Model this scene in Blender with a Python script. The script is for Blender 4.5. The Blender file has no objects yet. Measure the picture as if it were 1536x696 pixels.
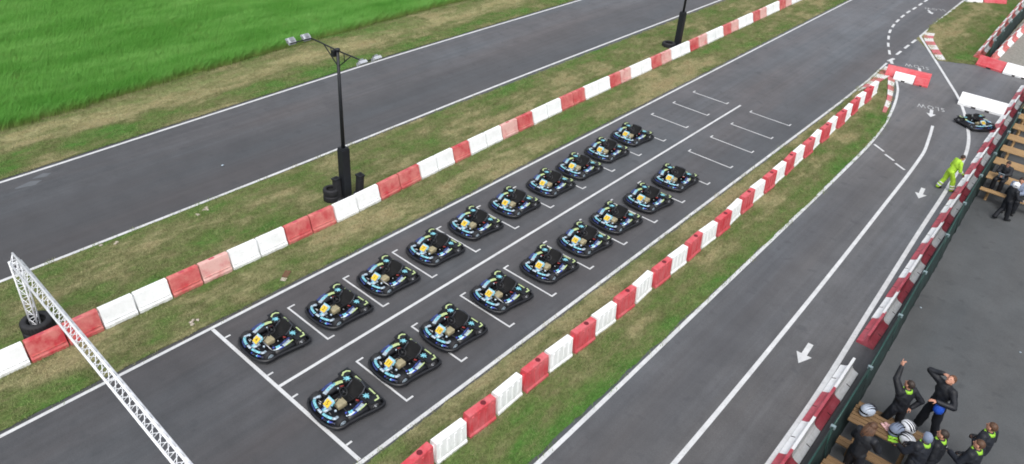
import bpy, bmesh, math, random
from mathutils import Vector, Matrix, noise
R = math.radians
PI = math.pi
sc = bpy.context.scene
col = sc.collection

# ------------------------------------------------------------------ camera
FPX, PIT, ROL, YAW, CYP, HC = 1118.25, .549043, .0773261, -.675364, 297.81, 13.0
_fw = Vector((math.sin(YAW)*math.cos(PIT), math.cos(YAW)*math.cos(PIT), -math.sin(PIT)))
_rt = Vector((math.cos(YAW), -math.sin(YAW), 0)); _up = _rt.cross(_fw)
CR = math.cos(ROL)*_rt + math.sin(ROL)*_up
CU = -math.sin(ROL)*_rt + math.cos(ROL)*_up
cam = bpy.data.objects.new('camera', bpy.data.cameras.new('camera'))
col.objects.link(cam); sc.camera = cam
cam.matrix_world = Matrix(((CR.x, CU.x, -_fw.x, 0), (CR.y, CU.y, -_fw.y, 0), (CR.z, CU.z, -_fw.z, HC), (0, 0, 0, 1)))
cam.data.sensor_width = 36; cam.data.lens = FPX/1536*36
cam.data.shift_y = -(348-CYP)/1536
cam.data.clip_end = 2000; cam.data.clip_start = .1

def G(px, py, z=0.0):
    """photo pixel -> point of the level z in the place"""
    d = _fw*FPX + CR*(px-768) - CU*(py-CYP)
    k = (z-HC)/d.z
    return Vector((d.x*k, d.y*k, z))

# ------------------------------------------------------------------ light
w = bpy.data.worlds.new('World'); sc.world = w; w.use_nodes = True
nt = w.node_tree; bg = nt.nodes['Background']
sky = nt.nodes.new('ShaderNodeTexSky'); sky.sky_type = 'NISHITA'; sky.sun_disc = False
SE, SA = R(56), R(140)       # sun elevation, azimuth (from +y clockwise)
sky.sun_elevation = SE; sky.sun_rotation = SA
sky.air_density = 1.2; sky.dust_density = 4; sky.ozone_density = 1.0
hs = nt.nodes.new('ShaderNodeHueSaturation'); hs.inputs['Saturation'].default_value = .35
nt.links.new(sky.outputs[0], hs.inputs['Color']); nt.links.new(hs.outputs[0], bg.inputs[0])
bg.inputs[1].default_value = .145
sun = bpy.data.objects.new('sun', bpy.data.lights.new('sun', 'SUN')); col.objects.link(sun)
sun.data.energy = 1.3; sun.data.angle = R(40); sun.data.color = (1, .97, .93)
sd = Vector((math.sin(SA)*math.cos(SE), math.cos(SA)*math.cos(SE), math.sin(SE)))
sun.rotation_euler = sd.to_track_quat('Z', 'Y').to_euler()
sc.view_settings.view_transform = 'Standard'; sc.view_settings.look = 'None'
sc.view_settings.gamma = 1; sc.view_settings.exposure = 0.33
sc.render.engine = 'CYCLES'; sc.cycles.filter_width = 1.8

# ------------------------------------------------------------------ materials
def srgb(h):
    v = [int(h[i:i+2], 16)/255 for i in (0, 2, 4)]
    return tuple((c/12.92 if c <= .04045 else ((c+.055)/1.055)**2.4) for c in v)+(1,)

class NT:
    def __init__(s, name, rough=.6, metal=0, spec=None):
        s.m = bpy.data.materials.new(name); s.m.use_nodes = True; s.t = s.m.node_tree
        s.b = s.t.nodes['Principled BSDF']; s.b.inputs['Roughness'].default_value = rough
        s.b.inputs['Metallic'].default_value = metal
        if spec is not None: s.b.inputs['Specular IOR Level'].default_value = spec
    def n(s, typ, **kw):
        x = s.t.nodes.new('ShaderNode'+typ)
        for k, v in kw.items():
            if k in x.inputs.keys(): s.set(x, k, v)
            else: setattr(x, k, v)
        return x
    def set(s, node, inp, v):
        i = node.inputs[inp]
        if hasattr(v, 'links') or hasattr(v, 'is_output'): s.t.links.new(v, i)
        else: i.default_value = v
    def pos(s, scale=(1, 1, 1), obj=False):
        p = s.n('TexCoord').outputs['Object'] if obj else s.n('NewGeometry').outputs['Position']
        mp = s.n('Mapping'); s.t.links.new(p, mp.inputs['Vector']); mp.inputs['Scale'].default_value = scale
        return mp.outputs[0]
    def noise(s, vec, scale, detail=4, rough=.6):
        x = s.n('TexNoise'); s.t.links.new(vec, x.inputs['Vector'])
        x.inputs['Scale'].default_value = scale; x.inputs['Detail'].default_value = detail; x.inputs['Roughness'].default_value = rough
        return x.outputs['Fac']
    def rng(s, v, a, b, c=0, d=1):
        x = s.n('MapRange'); s.t.links.new(v, x.inputs['Value'])
        for k, q in zip(('From Min', 'From Max', 'To Min', 'To Max'), (a, b, c, d)): x.inputs[k].default_value = q
        return x.outputs[0]
    def mix(s, f, a, b, mode='MIX'):
        x = s.n('Mix'); x.data_type = 'RGBA'; x.blend_type = mode
        for i, v in ((0, f), (6, a), (7, b)):
            if isinstance(v, (int, float, tuple)): x.inputs[i].default_value = v
            else: s.t.links.new(v, x.inputs[i])
        return x.outputs[2]
    def math(s, op, a, b=0, clamp=False):
        x = s.n('Math'); x.operation = op; x.use_clamp = clamp
        for i, v in ((0, a), (1, b)):
            if isinstance(v, (int, float)): x.inputs[i].default_value = v
            else: s.t.links.new(v, x.inputs[i])
        return x.outputs[0]
    def col(s, c):
        if isinstance(c, tuple): s.b.inputs['Base Color'].default_value = c
        else: s.t.links.new(c, s.b.inputs['Base Color'])
        return s
    def bump(s, h, dist=.01, st=1):
        x = s.n('Bump'); s.t.links.new(h, x.inputs['Height']); x.inputs['Distance'].default_value = dist; x.inputs['Strength'].default_value = st
        s.t.links.new(x.outputs[0], s.b.inputs['Normal']); return s
    def band(s, x, c, wid):  # 1 at c falling to 0 at c +- wid
        d = s.math('ABSOLUTE', s.math('SUBTRACT', x, c))
        return s.rng(d, 0, wid, 1, 0)

MAT = {}
def plain(name, hexc, rough=.6, metal=0, var=.12, scale=9, spec=None):
    """painted / plastic / metal surface with a little dirt in object space"""
    if name in MAT: return MAT[name]
    m = NT(name, rough, metal, spec); c = srgb(hexc)
    f = m.noise(m.pos(obj=True), scale, 5)
    dark = tuple(x*(1-var*2) for x in c[:3])+(1,); lite = tuple(min(1, x*(1+var*.6)) for x in c[:3])+(1,)
    m.col(m.mix(m.rng(f, .3, .7), dark, lite)); MAT[name] = m.m
    return m.m

def asphalt(name, base, warm, k=1.0, paddock=False):
    m = NT(name, .72, spec=.5)
    P = m.pos(); sep = m.n('SeparateXYZ'); m.t.links.new(P, sep.inputs[0]); X, Y = sep.outputs[0], sep.outputs[1]
    fine = m.noise(P, 60, 3, .8); mid = m.noise(P, 1.1, 5, .65); big = m.noise(m.pos((.5, .06, 1)), .9, 4, .6)
    streak = m.noise(m.pos((5, .12, 1)), 1.0, 4, .6)
    c = m.mix(m.rng(big, .35, .65), base, warm)
    def mul(c, f, lo, hi, a=.3, b=.7):
        g = m.rng(f, a, b, lo, hi); cc = m.n('CombineColor')
        for i in range(3): m.t.links.new(g, cc.inputs[i])
        return m.mix(1.0, c, cc.outputs[0], 'MULTIPLY')
    c = mul(c, mid, .86, 1.12); c = mul(c, fine, .74, 1.26); c = mul(c, m.noise(P, .28, 3, .6), .9, 1.1)
    if not paddock: c = mul(c, streak, .86, 1.1)
    if not paddock:   # darker round the start line, paler farther up: distance haze painted into the colour
        far_haze = m.rng(m.math('ADD', Y, m.math('MULTIPLY', m.math('SUBTRACT', big, .5), 14)), 2, 48, .78, 1.42); cc = m.n('CombineColor')
        for i in range(3): m.t.links.new(far_haze, cc.inputs[i])
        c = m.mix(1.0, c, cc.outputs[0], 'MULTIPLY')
    # dark stains and rubbered racing lines
    st = m.noise(P, .8, 2, .5)
    stain = m.rng(m.noise(P, 2.4, 2, .5), .62, .72, 0, .4)
    c = m.mix(stain, c, tuple(x*.55 for x in base[:3])+(1,))
    if not paddock:
        wob = m.math('MULTIPLY', m.math('SUBTRACT', m.noise(m.pos((.1, .05, 1)), 1, 2), .5), 1.6)
        Xw = m.math('ADD', X, wob)
        rub = m.math('MULTIPLY', m.math('MAXIMUM', m.math('MULTIPLY', m.rng(Xw, -23.0, -22.5, 0, 1), m.rng(Xw, -19, -18, .75, 0)), m.math('MULTIPLY', m.math('MAXIMUM', m.band(Xw, -9.6, 1.5), m.band(Xw, -4.9, .9)), .8)), .5)
        c = m.mix(rub, c, (base[0]*.62, base[1]*.56, base[2]*.54, 1))
    m.col(c).bump(fine, .006, .5)
    MAT[name] = m.m; return m.m

def grass_color(m, tint=1.0):
    P = m.pos(); sep = m.n('SeparateXYZ'); m.t.links.new(P, sep.inputs[0]); X, Y = sep.outputs[0], sep.outputs[1]
    a = m.noise(m.pos((1, .45, 1)), .42, 5, .65); b = m.noise(m.pos((1, .35, 1)), 1.9, 4, .7); f = m.noise(m.pos((1.3, .7, 1)), 14, 3, .8)
    s = m.math('ADD', m.math('MULTIPLY', a, .62), m.math('MULTIPLY', b, .38))
    # worn strips along the track: lush near some kerbs, trodden at others
    lush = m.math('MULTIPLY', m.band(X, -6.05, .7), .12)
    lush = m.math('ADD', lush, m.math('MULTIPLY', m.band(X, -26.2, .9), .13))
    lush = m.math('ADD', lush, m.math('MULTIPLY', m.band(X, -18.2, 1.3), .03))
    worn = m.math('ADD', m.math('MULTIPLY', m.band(X, -27.5, 1.0), .03), m.math('MULTIPLY', m.band(X, -15.3, .8), .07))
    worn = m.math('ADD', worn, m.math('MULTIPLY', m.band(X, -7.9, .7), .08))
    s = m.math('ADD', m.math('MULTIPLY', m.math('SUBTRACT', s, .5), 1.5), .5); s = m.math('ADD', m.math('SUBTRACT', s, worn), lush)
    r = m.n('ValToRGB'); m.t.links.new(s, r.inputs[0]); e = r.color_ramp.elements
    cols = [(.30, 'b0a47e'), (.40, 'aaa67c'), (.48, '868b5f'), (.57, '74894f'), (.69, '5f8c42')]
    e[0].position, e[0].color = cols[0][0], srgb(cols[0][1]); e[1].position, e[1].color = cols[-1][0], srgb(cols[-1][1])
    for p, c in cols[1:-1]:
        q = e.new(p); q.color = srgb(c)
    c = m.mix(1.0, r.outputs[0], tuple([tint]*3)+(1,), 'MULTIPLY')
    c = m.mix(m.math('MULTIPLY', m.band(X, -28.0, 1.0), .25), c, srgb('bdb98c'))   # pale mowings left beside the crop
    g = m.rng(f, .25, .75, .5, 1.38); cc = m.n('CombineColor')
    for i in range(3): m.t.links.new(g, cc.inputs[i])
    return m.mix(1.0, c, cc.outputs[0], 'MULTIPLY'), f

def m_grass():
    m = NT('verge_turf', .95, spec=.1); c, f = grass_color(m, .64); m.col(c).bump(f, .03, .8); return m.m
def m_blade():
    m = NT('turf_blade', .8, spec=.15); c, f = grass_color(m, .96)
    oi = m.n('ObjectInfo').outputs['Random']
    c = m.mix(m.rng(oi, 0, 1, 0, .4), c, srgb('a9a380')); m.col(c); return m.m
def m_crop():
    m = NT('crop_leaf', .7, spec=.2)
    oi = m.n('ObjectInfo').outputs['Random']; nz = m.noise(m.pos((1, .22, 1)), .8, 5, .75)
    sep = m.n('SeparateXYZ'); m.t.links.new(m.n('TexCoord').outputs['Object'], sep.inputs[0])
    z = sep.outputs[2]; sw = m.n('SeparateXYZ'); m.t.links.new(m.pos(), sw.inputs[0])
    row = m.math('SINE', m.math('ADD', m.math('MULTIPLY', sw.outputs[0], 3.1), m.math('MULTIPLY', m.noise(m.pos((.3, .1, 1)), 1, 2), 5)))
    c = m.mix(m.rng(nz, .38, .62), srgb('508f37'), srgb('83b862')); c = m.mix(m.rng(m.noise(m.pos((1, .5, 1)), 3.2, 3, .7), .45, .7, 0, .5), c, srgb('4e8a30'))
    c = m.mix(m.rng(row, .3, 1, 0, .3), c, srgb('4f8f35'))
    c = m.mix(m.rng(oi, 0, 1, 0, .5), c, srgb('64a440'))
    c = m.mix(m.rng(z, .0, .3, .8, 0), c, srgb('8b9155'))
    m.col(c); t = m.n('BsdfTranslucent'); m.t.links.new(c, t.inputs[0]); x = m.n('MixShader'); x.inputs[0].default_value = .22
    m.t.links.new(m.b.outputs[0], x.inputs[1]); m.t.links.new(t.outputs[0], x.inputs[2])
    m.t.links.new(x.outputs[0], m.t.nodes['Material Output'].inputs[0]); return m.m

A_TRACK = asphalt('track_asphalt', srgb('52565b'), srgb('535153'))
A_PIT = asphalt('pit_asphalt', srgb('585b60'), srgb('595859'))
A_PAD = asphalt('paddock_asphalt', srgb('4c5053'), srgb('525354'), paddock=True)
M_GRASS, M_BLADE, M_CROP = m_grass(), m_blade(), m_crop()

def m_paint():
    m = NT('road_paint', .7, spec=.3); P = m.pos(); f = m.noise(P, 26, 4, .7); g = m.noise(P, 3, 3)
    c = m.mix(m.rng(g, .3, .7), srgb('d3d5d7'), srgb('bfc1c3'))
    wear = m.rng(f, .58, .72, 0, .8); c = m.mix(wear, c, srgb('8b8c8d')); m.col(c); return m.m
PAINT = m_paint()
def m_worn():
    m = NT('worn_lettering_paint', .8, spec=.3); f = m.noise(m.pos(), 18, 4, .7)
    m.col(m.mix(m.rng(f, .4, .65, 0, .85), srgb('c9cbcd'), srgb('7b7d80'))); return m.m
WORN = m_worn()
def m_kerb(name, h):
    m = NT(name, .7); f = m.noise(m.pos(), 9, 4, .7); c = srgb(h)
    m.col(m.mix(m.rng(f, .45, .75, 0, .5), c, srgb('a79c97'))); return m.m
KR, KW = m_kerb('kerb_red', 'c4656e'), m_kerb('kerb_white', 'dadada')

def m_plastic(name, hexc, faded, amt, grime='8a8672', rough=.45):
    m = NT(name, rough, spec=.4); P = m.pos(); O = m.pos(obj=True)
    f = m.noise(P, 2.3, 4, .7); c = m.mix(m.rng(f, .62-amt*.4, .8-amt*.3), srgb(hexc), srgb(faded))
    sp = m.n('SeparateXYZ'); m.t.links.new(O, sp.inputs[0])
    d = m.noise(m.pos((3, 3, 1.2)), 3, 5, .8)
    low = m.rng(sp.outputs[2], 0, .26, .7, .12)
    oi = m.n('ObjectInfo').outputs['Random']; c = m.mix(m.rng(oi, 0, 1, 0, .22), c, srgb(faded))
    scr = m.noise(m.pos((2, 2, 16)), 2.2, 3, .7); c = m.mix(m.rng(scr, .64, .74, 0, .38), c, srgb('4c4648'))
    g = m.math('MULTIPLY', m.rng(d, .45, .75), low); c = m.mix(g, c, srgb(grime))
    m.col(c); return m.m
W_PL = m_plastic('white_plastic', 'f6f8fa', 'ebeeef', .4)
W_CLEAN = m_plastic('clean_white_plastic', 'f2f4f6', 'e8eaec', .3, 'b9b8b0')
R_PL = m_plastic('red_plastic', 'c63f4a', 'cf6a70', .55, '9c6660', .6)
R_OLD = m_plastic('weathered_red_plastic', 'b93843', 'cf7a76', .65, 'a0805c')
R_FADE = m_plastic('bleached_red_plastic', 'c86369', 'dcb0aa', .95, 'a08a6a')
R_DULL = m_plastic('dull_red_plastic', 'b24452', 'c0606c', .5, '7d4a4a')
DARKHOLE = plain('dark_opening', '2a2223')
BLACK = plain('black_plastic', '1d1f24', .42, 0, .25, 12)
RUBBER = plain('tyre_rubber', '26272b', .75, 0, .25, 8)
DSTEEL = plain('dark_steel', '22252b', .5, .2)
STEEL = plain('bright_steel', 'b9bcc0', .35, .8)
ALU = plain('truss_aluminium', 'eef1f6', .4, .05, .06)
GREENNET = plain('green_netting', '15302f', .85, 0, .3, 5)
GREENPOST = plain('green_post', '1f4640', .5, 0, .15)
CLAMP = plain('clamp_zinc', '9db3b8', .4, .5)
SKIN = plain('skin', 'c48f78', .55, 0, .08)
SUIT = plain('black_overall_cloth', '141821', .62, 0, .3, 7)
SUIT2 = plain('charcoal_jacket_cloth', '1b202b', .62, 0, .3, 7)
NEON = plain('neon_green_cloth', '94cc3a', .7, 0, .08)
HIVIS = plain('hi_vis_yellow_cloth', 'a9d63c', .7, 0, .1, 6)
SILVER = plain('reflective_band', 'd6dad8', .4)
HAIR_D = plain('dark_brown_hair', '33261f', .6, 0, .3, 40)
HAIR_B = plain('brown_hair', '5c3f2c', .6, 0, .3, 40)
HAIR_G = plain('reddish_brown_hair', '6e4a34', .6, 0, .3, 40)
BOOT = plain('boot_leather', '17181b', .5)
HELM_W = plain('white_helmet_shell', 'dfe3ea', .25, 0, .05)
HELM_S = plain('silver_grey_helmet_shell', 'a9b4c4', .25, 0, .1)
VISOR = plain('dark_visor', '15181d', .12)
BLUEBAG = plain('blue_cloth', '1d55c9', .6)
LBLUE = plain('light_blue_cloth', 'b7cdf0', .6)
GREY_BL = plain('grey_blue_cloth', '77839a', .8)
CREAM = plain('cream_tank_plastic', 'a59c7e', .5, 0, .12, 8)
YEL = plain('number_plate_yellow', 'e0bd38', .5, 0, .05)
WHITE_P = plain('white_panel', 'b4c6d4', .4, 0, .3, 16)
CYAN = plain('cyan_decal', '86cfe0', .4, 0, .35, 22)
LIME = plain('pale_lime_decal', 'b9cc90', .45, 0, .1, 14)
BLUE = plain('blue_decal', '3b4c8c', .4, 0, .35, 14)
PINK = plain('pink_cloth', 'e0b4b4', .7)
LAMPW = plain('lamp_white', 'b9bec6', .4)
STONE = plain('pale_rubble', 'b7ada0', .9)

def m_wood():
    m = NT('pine_planks', .75); O = m.pos((1.2, 14, 14), obj=True); f = m.noise(O, 2, 4, .7)
    m.col(m.mix(m.rng(f, .3, .7), srgb('5f4a34'), srgb('866b4a'))); return m.m
WOOD = m_wood()
def m_wood2():
    m = NT('pale_planks', .75); O = m.pos((1.2, 14, 14), obj=True); f = m.noise(O, 2, 4, .7)
    m.col(m.mix(m.rng(f, .3, .7), srgb('8c6f4c'), srgb('b3946a'))); return m.m
WOOD2 = m_wood2()
def m_livery():
    m = NT('livery_print', .4); O = m.pos(obj=True)
    v = m.n('TexVoronoi'); m.t.links.new(m.pos((1, .6, 1), obj=True), v.inputs['Vector']); v.inputs['Scale'].default_value = 13
    r = m.n('ValToRGB'); sp = m.n('SeparateColor'); m.t.links.new(v.outputs['Color'], sp.inputs[0]); m.t.links.new(sp.outputs[0], r.inputs[0])
    r.color_ramp.interpolation = 'CONSTANT'; e = r.color_ramp.elements
    cs = [(0, '23263a'), (.2, '3d4fb0'), (.38, '9fb6e6'), (.52, '61cfe6'), (.68, 'dbeaf2'), (.84, '1c2238')]
    e[0].color = srgb(cs[0][1]); e[1].position = cs[1][0]; e[1].color = srgb(cs[1][1])
    for p, c in cs[2:]: q = e.new(p); q.color = srgb(c)
    m.col(r.outputs[0]); return m.m
LIVERY = m_livery()

# ------------------------------------------------------------------ mesh helpers
class MB:
    def __init__(s): s.bm = bmesh.new(); s.mats = []
    def mi(s, m):
        if m not in s.mats: s.mats.append(m)
        return s.mats.index(m)
    def _add(s, verts, faces, m, smooth=False, M=None):
        vs = [s.bm.verts.new(M @ Vector(v) if M else Vector(v)) for v in verts]; k = s.mi(m); out = []
        for f in faces:
            try: fc = s.bm.faces.new([vs[i] for i in f])
            except ValueError: continue
            fc.material_index = k; fc.smooth = smooth; out.append(fc)
        return vs
    def box(s, x0, x1, y0, y1, z0, z1, m, M=None, bev=0):
        if x0 > x1: x0, x1 = x1, x0
        if y0 > y1: y0, y1 = y1, y0
        v = [(x, y, z) for x in (x0, x1) for y in (y0, y1) for z in (z0, z1)]
        f = [(0, 1, 3, 2), (4, 6, 7, 5), (0, 4, 5, 1), (2, 3, 7, 6), (0, 2, 6, 4), (1, 5, 7, 3)]
        vs = s._add(v, f, m, M=M)
        if bev:
            es = list({e for a in vs for e in a.link_edges})
            r = bmesh.ops.bevel(s.bm, geom=es, offset=bev, segments=2, affect='EDGES', profile=.6)
            k = s.mi(m)
            for fc in r['faces']: fc.material_index = k
        return s
    def tube(s, pts, r, m, seg=8, closed=False, flat=1.0, M=None, caps=True):
        pts = [Vector(p) for p in pts]; n = len(pts); rs = r if isinstance(r, (list, tuple)) else [r]*n
        rings = []; k = s.mi(m)
        for i, p in enumerate(pts):
            a = pts[(i-1) % n] if (closed or i > 0) else p; b = pts[(i+1) % n] if (closed or i < n-1) else p
            t = (b-a).normalized()
            up = Vector((0, 0, 1)) if abs(t.z) < .95 else Vector((1, 0, 0))
            u = t.cross(up).normalized(); v = u.cross(t).normalized()
            ring = []
            for j in range(seg):
                an = 2*PI*j/seg; q = p+u*math.cos(an)*rs[i]+v*math.sin(an)*rs[i]*flat
                ring.append(s.bm.verts.new(M @ q if M else q))
            rings.append(ring)
        for i in range(n if closed else n-1):
            A, B = rings[i], rings[(i+1) % n]
            for j in range(seg):
                f = s.bm.faces.new((A[j], A[(j+1) % seg], B[(j+1) % seg], B[j])); f.material_index = k; f.smooth = seg > 5
        if not closed and caps:
            for rg in (rings[0][::-1], rings[-1]):
                f = s.bm.faces.new(rg); f.material_index = k
        return s
    def ell(s, c, r, m, seg=14, rings=9, M=None, keep=None):
        vs = []; c = Vector(c); k = s.mi(m)
        T = Matrix.Translation(c) @ Matrix.Diagonal((r[0], r[1], r[2], 1))
        if M: T = M @ T
        b = bmesh.ops.create_uvsphere(s.bm, u_segments=seg, v_segments=rings, radius=1)
        if keep:
            dl = [v for v in b['verts'] if not keep(v.co)]
            kv = [v for v in b['verts'] if keep(v.co)]
            bmesh.ops.delete(s.bm, geom=dl, context='VERTS')
        else: kv = b['verts']
        fs = {f for v in kv for f in v.link_faces}
        for f in fs: f.material_index = k; f.smooth = True
        for v in kv: v.co = T @ v.co
        return s
    def lathe(s, prof, m, seg=20, M=None, closed=True, smooth=True):
        """prof: (r, z) pairs turned about z"""
        n = len(prof); k = s.mi(m); rg = []
        for r, z in prof:
            rg.append([s.bm.verts.new((M or Matrix()) @ Vector((r*math.cos(2*PI*j/seg), r*math.sin(2*PI*j/seg), z))) for j in range(seg)])
        for i in range(n if closed else n-1):
            A, B = rg[i], rg[(i+1) % n]
            for j in range(seg):
                f = s.bm.faces.new((A[j], A[(j+1) % seg], B[(j+1) % seg], B[j])); f.material_index = k; f.smooth = smooth
        return s
    def prism(s, prof, y0, y1, m, M=None, axis='y', smooth=False):
        """closed profile (x,z) swept along y"""
        n = len(prof)
        if axis == 'y': v = [(x, y0, z) for x, z in prof]+[(x, y1, z) for x, z in prof]
        else: v = [(x, z, y0) for x, z in prof]+[(x, z, y1) for x, z in prof]
        f = [(i, (i+1) % n, n+(i+1) % n, n+i) for i in range(n)]+[tuple(range(n))[::-1], tuple(range(n, 2*n))]
        s._add(v, f, m, M=M, smooth=smooth); return s
    def build(s, name, parent=None, smooth_mod=None):
        bmesh.ops.recalc_face_normals(s.bm, faces=s.bm.faces[:])
        me = bpy.data.meshes.new(name); s.bm.to_mesh(me); s.bm.free()
        for m in s.mats: me.materials.append(m)
        o = bpy.data.objects.new(name, me); col.objects.link(o)
        if parent: o.parent = parent
        return o

def tag(o, label=None, cat=None, group=None, kind=None):
    if label: o['label'] = label
    if cat: o['category'] = cat
    if group: o['group'] = group
    if kind: o['kind'] = kind
    return o
def empty(name, loc=(0, 0, 0), rz=0):
    o = bpy.data.objects.new(name, None); col.objects.link(o); o.location = loc; o.rotation_euler.z = rz
    o.empty_display_size = .2; return o
def kids(o): return [c for c in bpy.data.objects if c.parent == o]
def copy_tree(o, parent=None):
    c = o.copy(); col.objects.link(c); c.parent = parent
    for ch in kids(o): copy_tree(ch, c)
    return c
ORD = ['first', 'second', 'third', 'fourth', 'fifth', 'sixth', 'seventh', 'eighth', 'ninth', 'tenth', 'eleventh', 'twelfth', 'thirteenth',
       'fourteenth', 'fifteenth', 'sixteenth', 'seventeenth', 'eighteenth', 'nineteenth', 'twentieth', 'twenty-first', 'twenty-second',
       'twenty-third', 'twenty-fourth', 'twenty-fifth', 'twenty-sixth', 'twenty-seventh', 'twenty-eighth', 'twenty-ninth', 'thirtieth', 'thirty-first', 'thirty-second', 'thirty-third', 'thirty-fourth', 'thirty-fifth', 'thirty-sixth']

# ------------------------------------------------------------------ ground sheets
def sheet(name, polys, z, mat, kind='structure', sub=False):
    b = MB(); k = b.mi(mat)
    for p in polys:
        f = b.bm.faces.new([b.bm.verts.new((x, y, z)) for x, y in p]); f.material_index = k
    o = b.build(name); tag(o, kind=kind)
    return o
def ragged(poly, step=.16, amp=.05):
    out = []; n = len(poly)
    for i in range(n):
        a, c = Vector(poly[i]+(0,)), Vector(poly[(i+1) % n]+(0,)); t = c-a; L = t.length; nn = Vector((-t.y, t.x, 0)).normalized(); k = max(1, int(L/step))
        for j in range(k):
            p = a+t*(j/k)
            if -4 < p.y < 60: p = p+nn*(noise.noise(p*2.1)*amp+noise.noise(p*6.5)*amp*.8)
            out.append((p.x, p.y))
    return out
ground = sheet('ground', [[(-600, -400), (600, -400), (600, 800), (-600, 800)]], 0, M_GRASS)
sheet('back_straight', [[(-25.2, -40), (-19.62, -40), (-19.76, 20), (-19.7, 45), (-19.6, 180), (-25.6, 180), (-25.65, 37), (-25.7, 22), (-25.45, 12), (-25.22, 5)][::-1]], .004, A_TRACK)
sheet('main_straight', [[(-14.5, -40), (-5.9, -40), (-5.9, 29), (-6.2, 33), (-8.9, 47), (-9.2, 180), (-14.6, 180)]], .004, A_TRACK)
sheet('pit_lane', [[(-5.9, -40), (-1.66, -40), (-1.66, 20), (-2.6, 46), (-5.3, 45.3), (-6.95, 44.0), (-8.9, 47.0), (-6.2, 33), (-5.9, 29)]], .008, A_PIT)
sheet('paddock', [[(-1.66, -40), (45, -40), (45, 44.5), (-2.6, 46), (-1.66, 20)]], .006, A_PAD)
isl = [(-8.42, -40), (-8.42, 34), (-8.52, 38), (-8.62, 40.2), (-8.3, 40.4), (-7.7, 39.0), (-7.25, 37.4), (-6.75, 35.4), (-6.3, 33.2), (-6.16, 31.5), (-6.0, 24), (-5.98, -40)][::-1]
sheet('grass_island', [ragged(isl)], .02, M_GRASS)
tri = [(-6.95, 43.95), (-5.0, 45.1), (-5.3, 46.5), (-6.5, 75), (-9.0, 75), (-8.98, 50), (-8.72, 47.9)]
sheet('grass_corner', [ragged(tri)], .02, M_GRASS)
GRAVEL = plain('gravel_concrete', '8d8b84', .9, 0, .18, 6)
gv = sheet('gravel_yard', [[(-5.0, 46.6), (-2.6, 46.05), (45, 44.6), (45, 120), (-6.4, 120)]], .012, GRAVEL)

def ribbon(b, pts, w, z, mat, closed=False):
    pts = [Vector((p[0], p[1], 0)) for p in pts]; n = len(pts); L = []; Rr = []
    for i, p in enumerate(pts):
        a = pts[max(0, i-1)]; c = pts[min(n-1, i+1)]; t = (c-a).normalized(); nn = Vector((-t.y, t.x, 0))*w/2
        L.append(b.bm.verts.new((p+nn).to_tuple()[:2]+(z,))); Rr.append(b.bm.verts.new((p-nn).to_tuple()[:2]+(z,)))
    k = b.mi(mat)
    for i in range(n-1):
        f = b.bm.faces.new((Rr[i], Rr[i+1], L[i+1], L[i])); f.material_index = k
def smooth_path(pts, sub=8):
    P = [Vector((p[0], p[1], p[2] if len(p) > 2 else 0)) for p in pts]; out = []
    for i in range(len(P)-1):
        p0 = P[max(0, i-1)]; p1 = P[i]; p2 = P[i+1]; p3 = P[min(len(P)-1, i+2)]
        for j in range(sub):
            t = j/sub
            L = (p2-p1).length or 1e-6; La = (p1-p0).length; Lb = (p3-p2).length
            m1 = (p2-p0)*(L/(L+La)); m2 = (p3-p1)*(L/(L+Lb)); t2 = t*t; t3 = t2*t
            out.append(p1*(2*t3-3*t2+1)+m1*(t3-2*t2+t)+p2*(3*t2-2*t3)+m2*(t3-t2))
    out.append(P[-1]); return out
ZM = .013
def mark(name, fn):
    b = MB(); fn(b); o = b.build(name); tag(o, kind='structure'); return o
mark('back_straight_far_line', lambda b: ribbon(b, smooth_path([(-25.0, -20), (-25.05, 5), (-25.25, 12), (-25.5, 22), (-25.45, 37), (-25.4, 120)]), .11, ZM, PAINT))
mark('back_straight_near_line', lambda b: ribbon(b, smooth_path([(-19.75, -20), (-19.8, 10), (-20.0, 25), (-19.95, 45), (-19.9, 120)]), .11, ZM, PAINT))
mark('main_straight_left_line', lambda b: ribbon(b, [(-14.36, -30), (-14.36, 60), (-14.45, 120)], .09, ZM, PAINT))
mark('grid_centre_line', lambda b: ribbon(b, [(-11.52, 6.33), (-11.52, 29.95)], .085, ZM, PAINT))
mark('main_straight_right_line', lambda b: ribbon(b, [(-8.53, -30), (-8.53, 34), (-8.58, 38), (-8.74, 41.2)], .1, ZM+.002, PAINT))
mark('start_line', lambda b: ribbon(b, [(-14.3, 6.33), (-8.6, 6.33)], .09, ZM+.001, PAINT))
PITCH = 1.79; Y0 = 6.33
def grid(b):
    for i in range(14):
        y = Y0+i*PITCH
        for xa, xb in ((-13.72, -12.0), (-10.93, -9.1)):
            if i == 0:
                for x in (xa-.1, xb): ribbon(b, [(x, y+.05), (x, y+.2)], .05, ZM, PAINT)
                continue
            ribbon(b, [(xa, y), (xb, y)], .05, ZM, PAINT)
            for x in (xa+.025, xb-.025): ribbon(b, [(x, y+.026), (x, y+.2)], .05, ZM, PAINT)
mark('grid_slot_markings', grid)
mark('pit_lane_left_line', lambda b: ribbon(b, smooth_path([(-5.85, -30), (-5.85, 9), (-5.9, 16), (-6.03, 29.2), (-6.2, 32.4), (-6.6, 35.3), (-7.1, 37.6), (-7.55, 38.9)]), .11, ZM+.008, PAINT))
mark('pit_lane_centre_line', lambda b: ribbon(b, smooth_path([(-3.7, -30), (-3.73, 11), (-3.82, 18), (-4.0, 25), (-4.22, 31.2), (-4.5, 33.3), (-4.72, 34.6)]), .115, ZM, PAINT))
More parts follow.
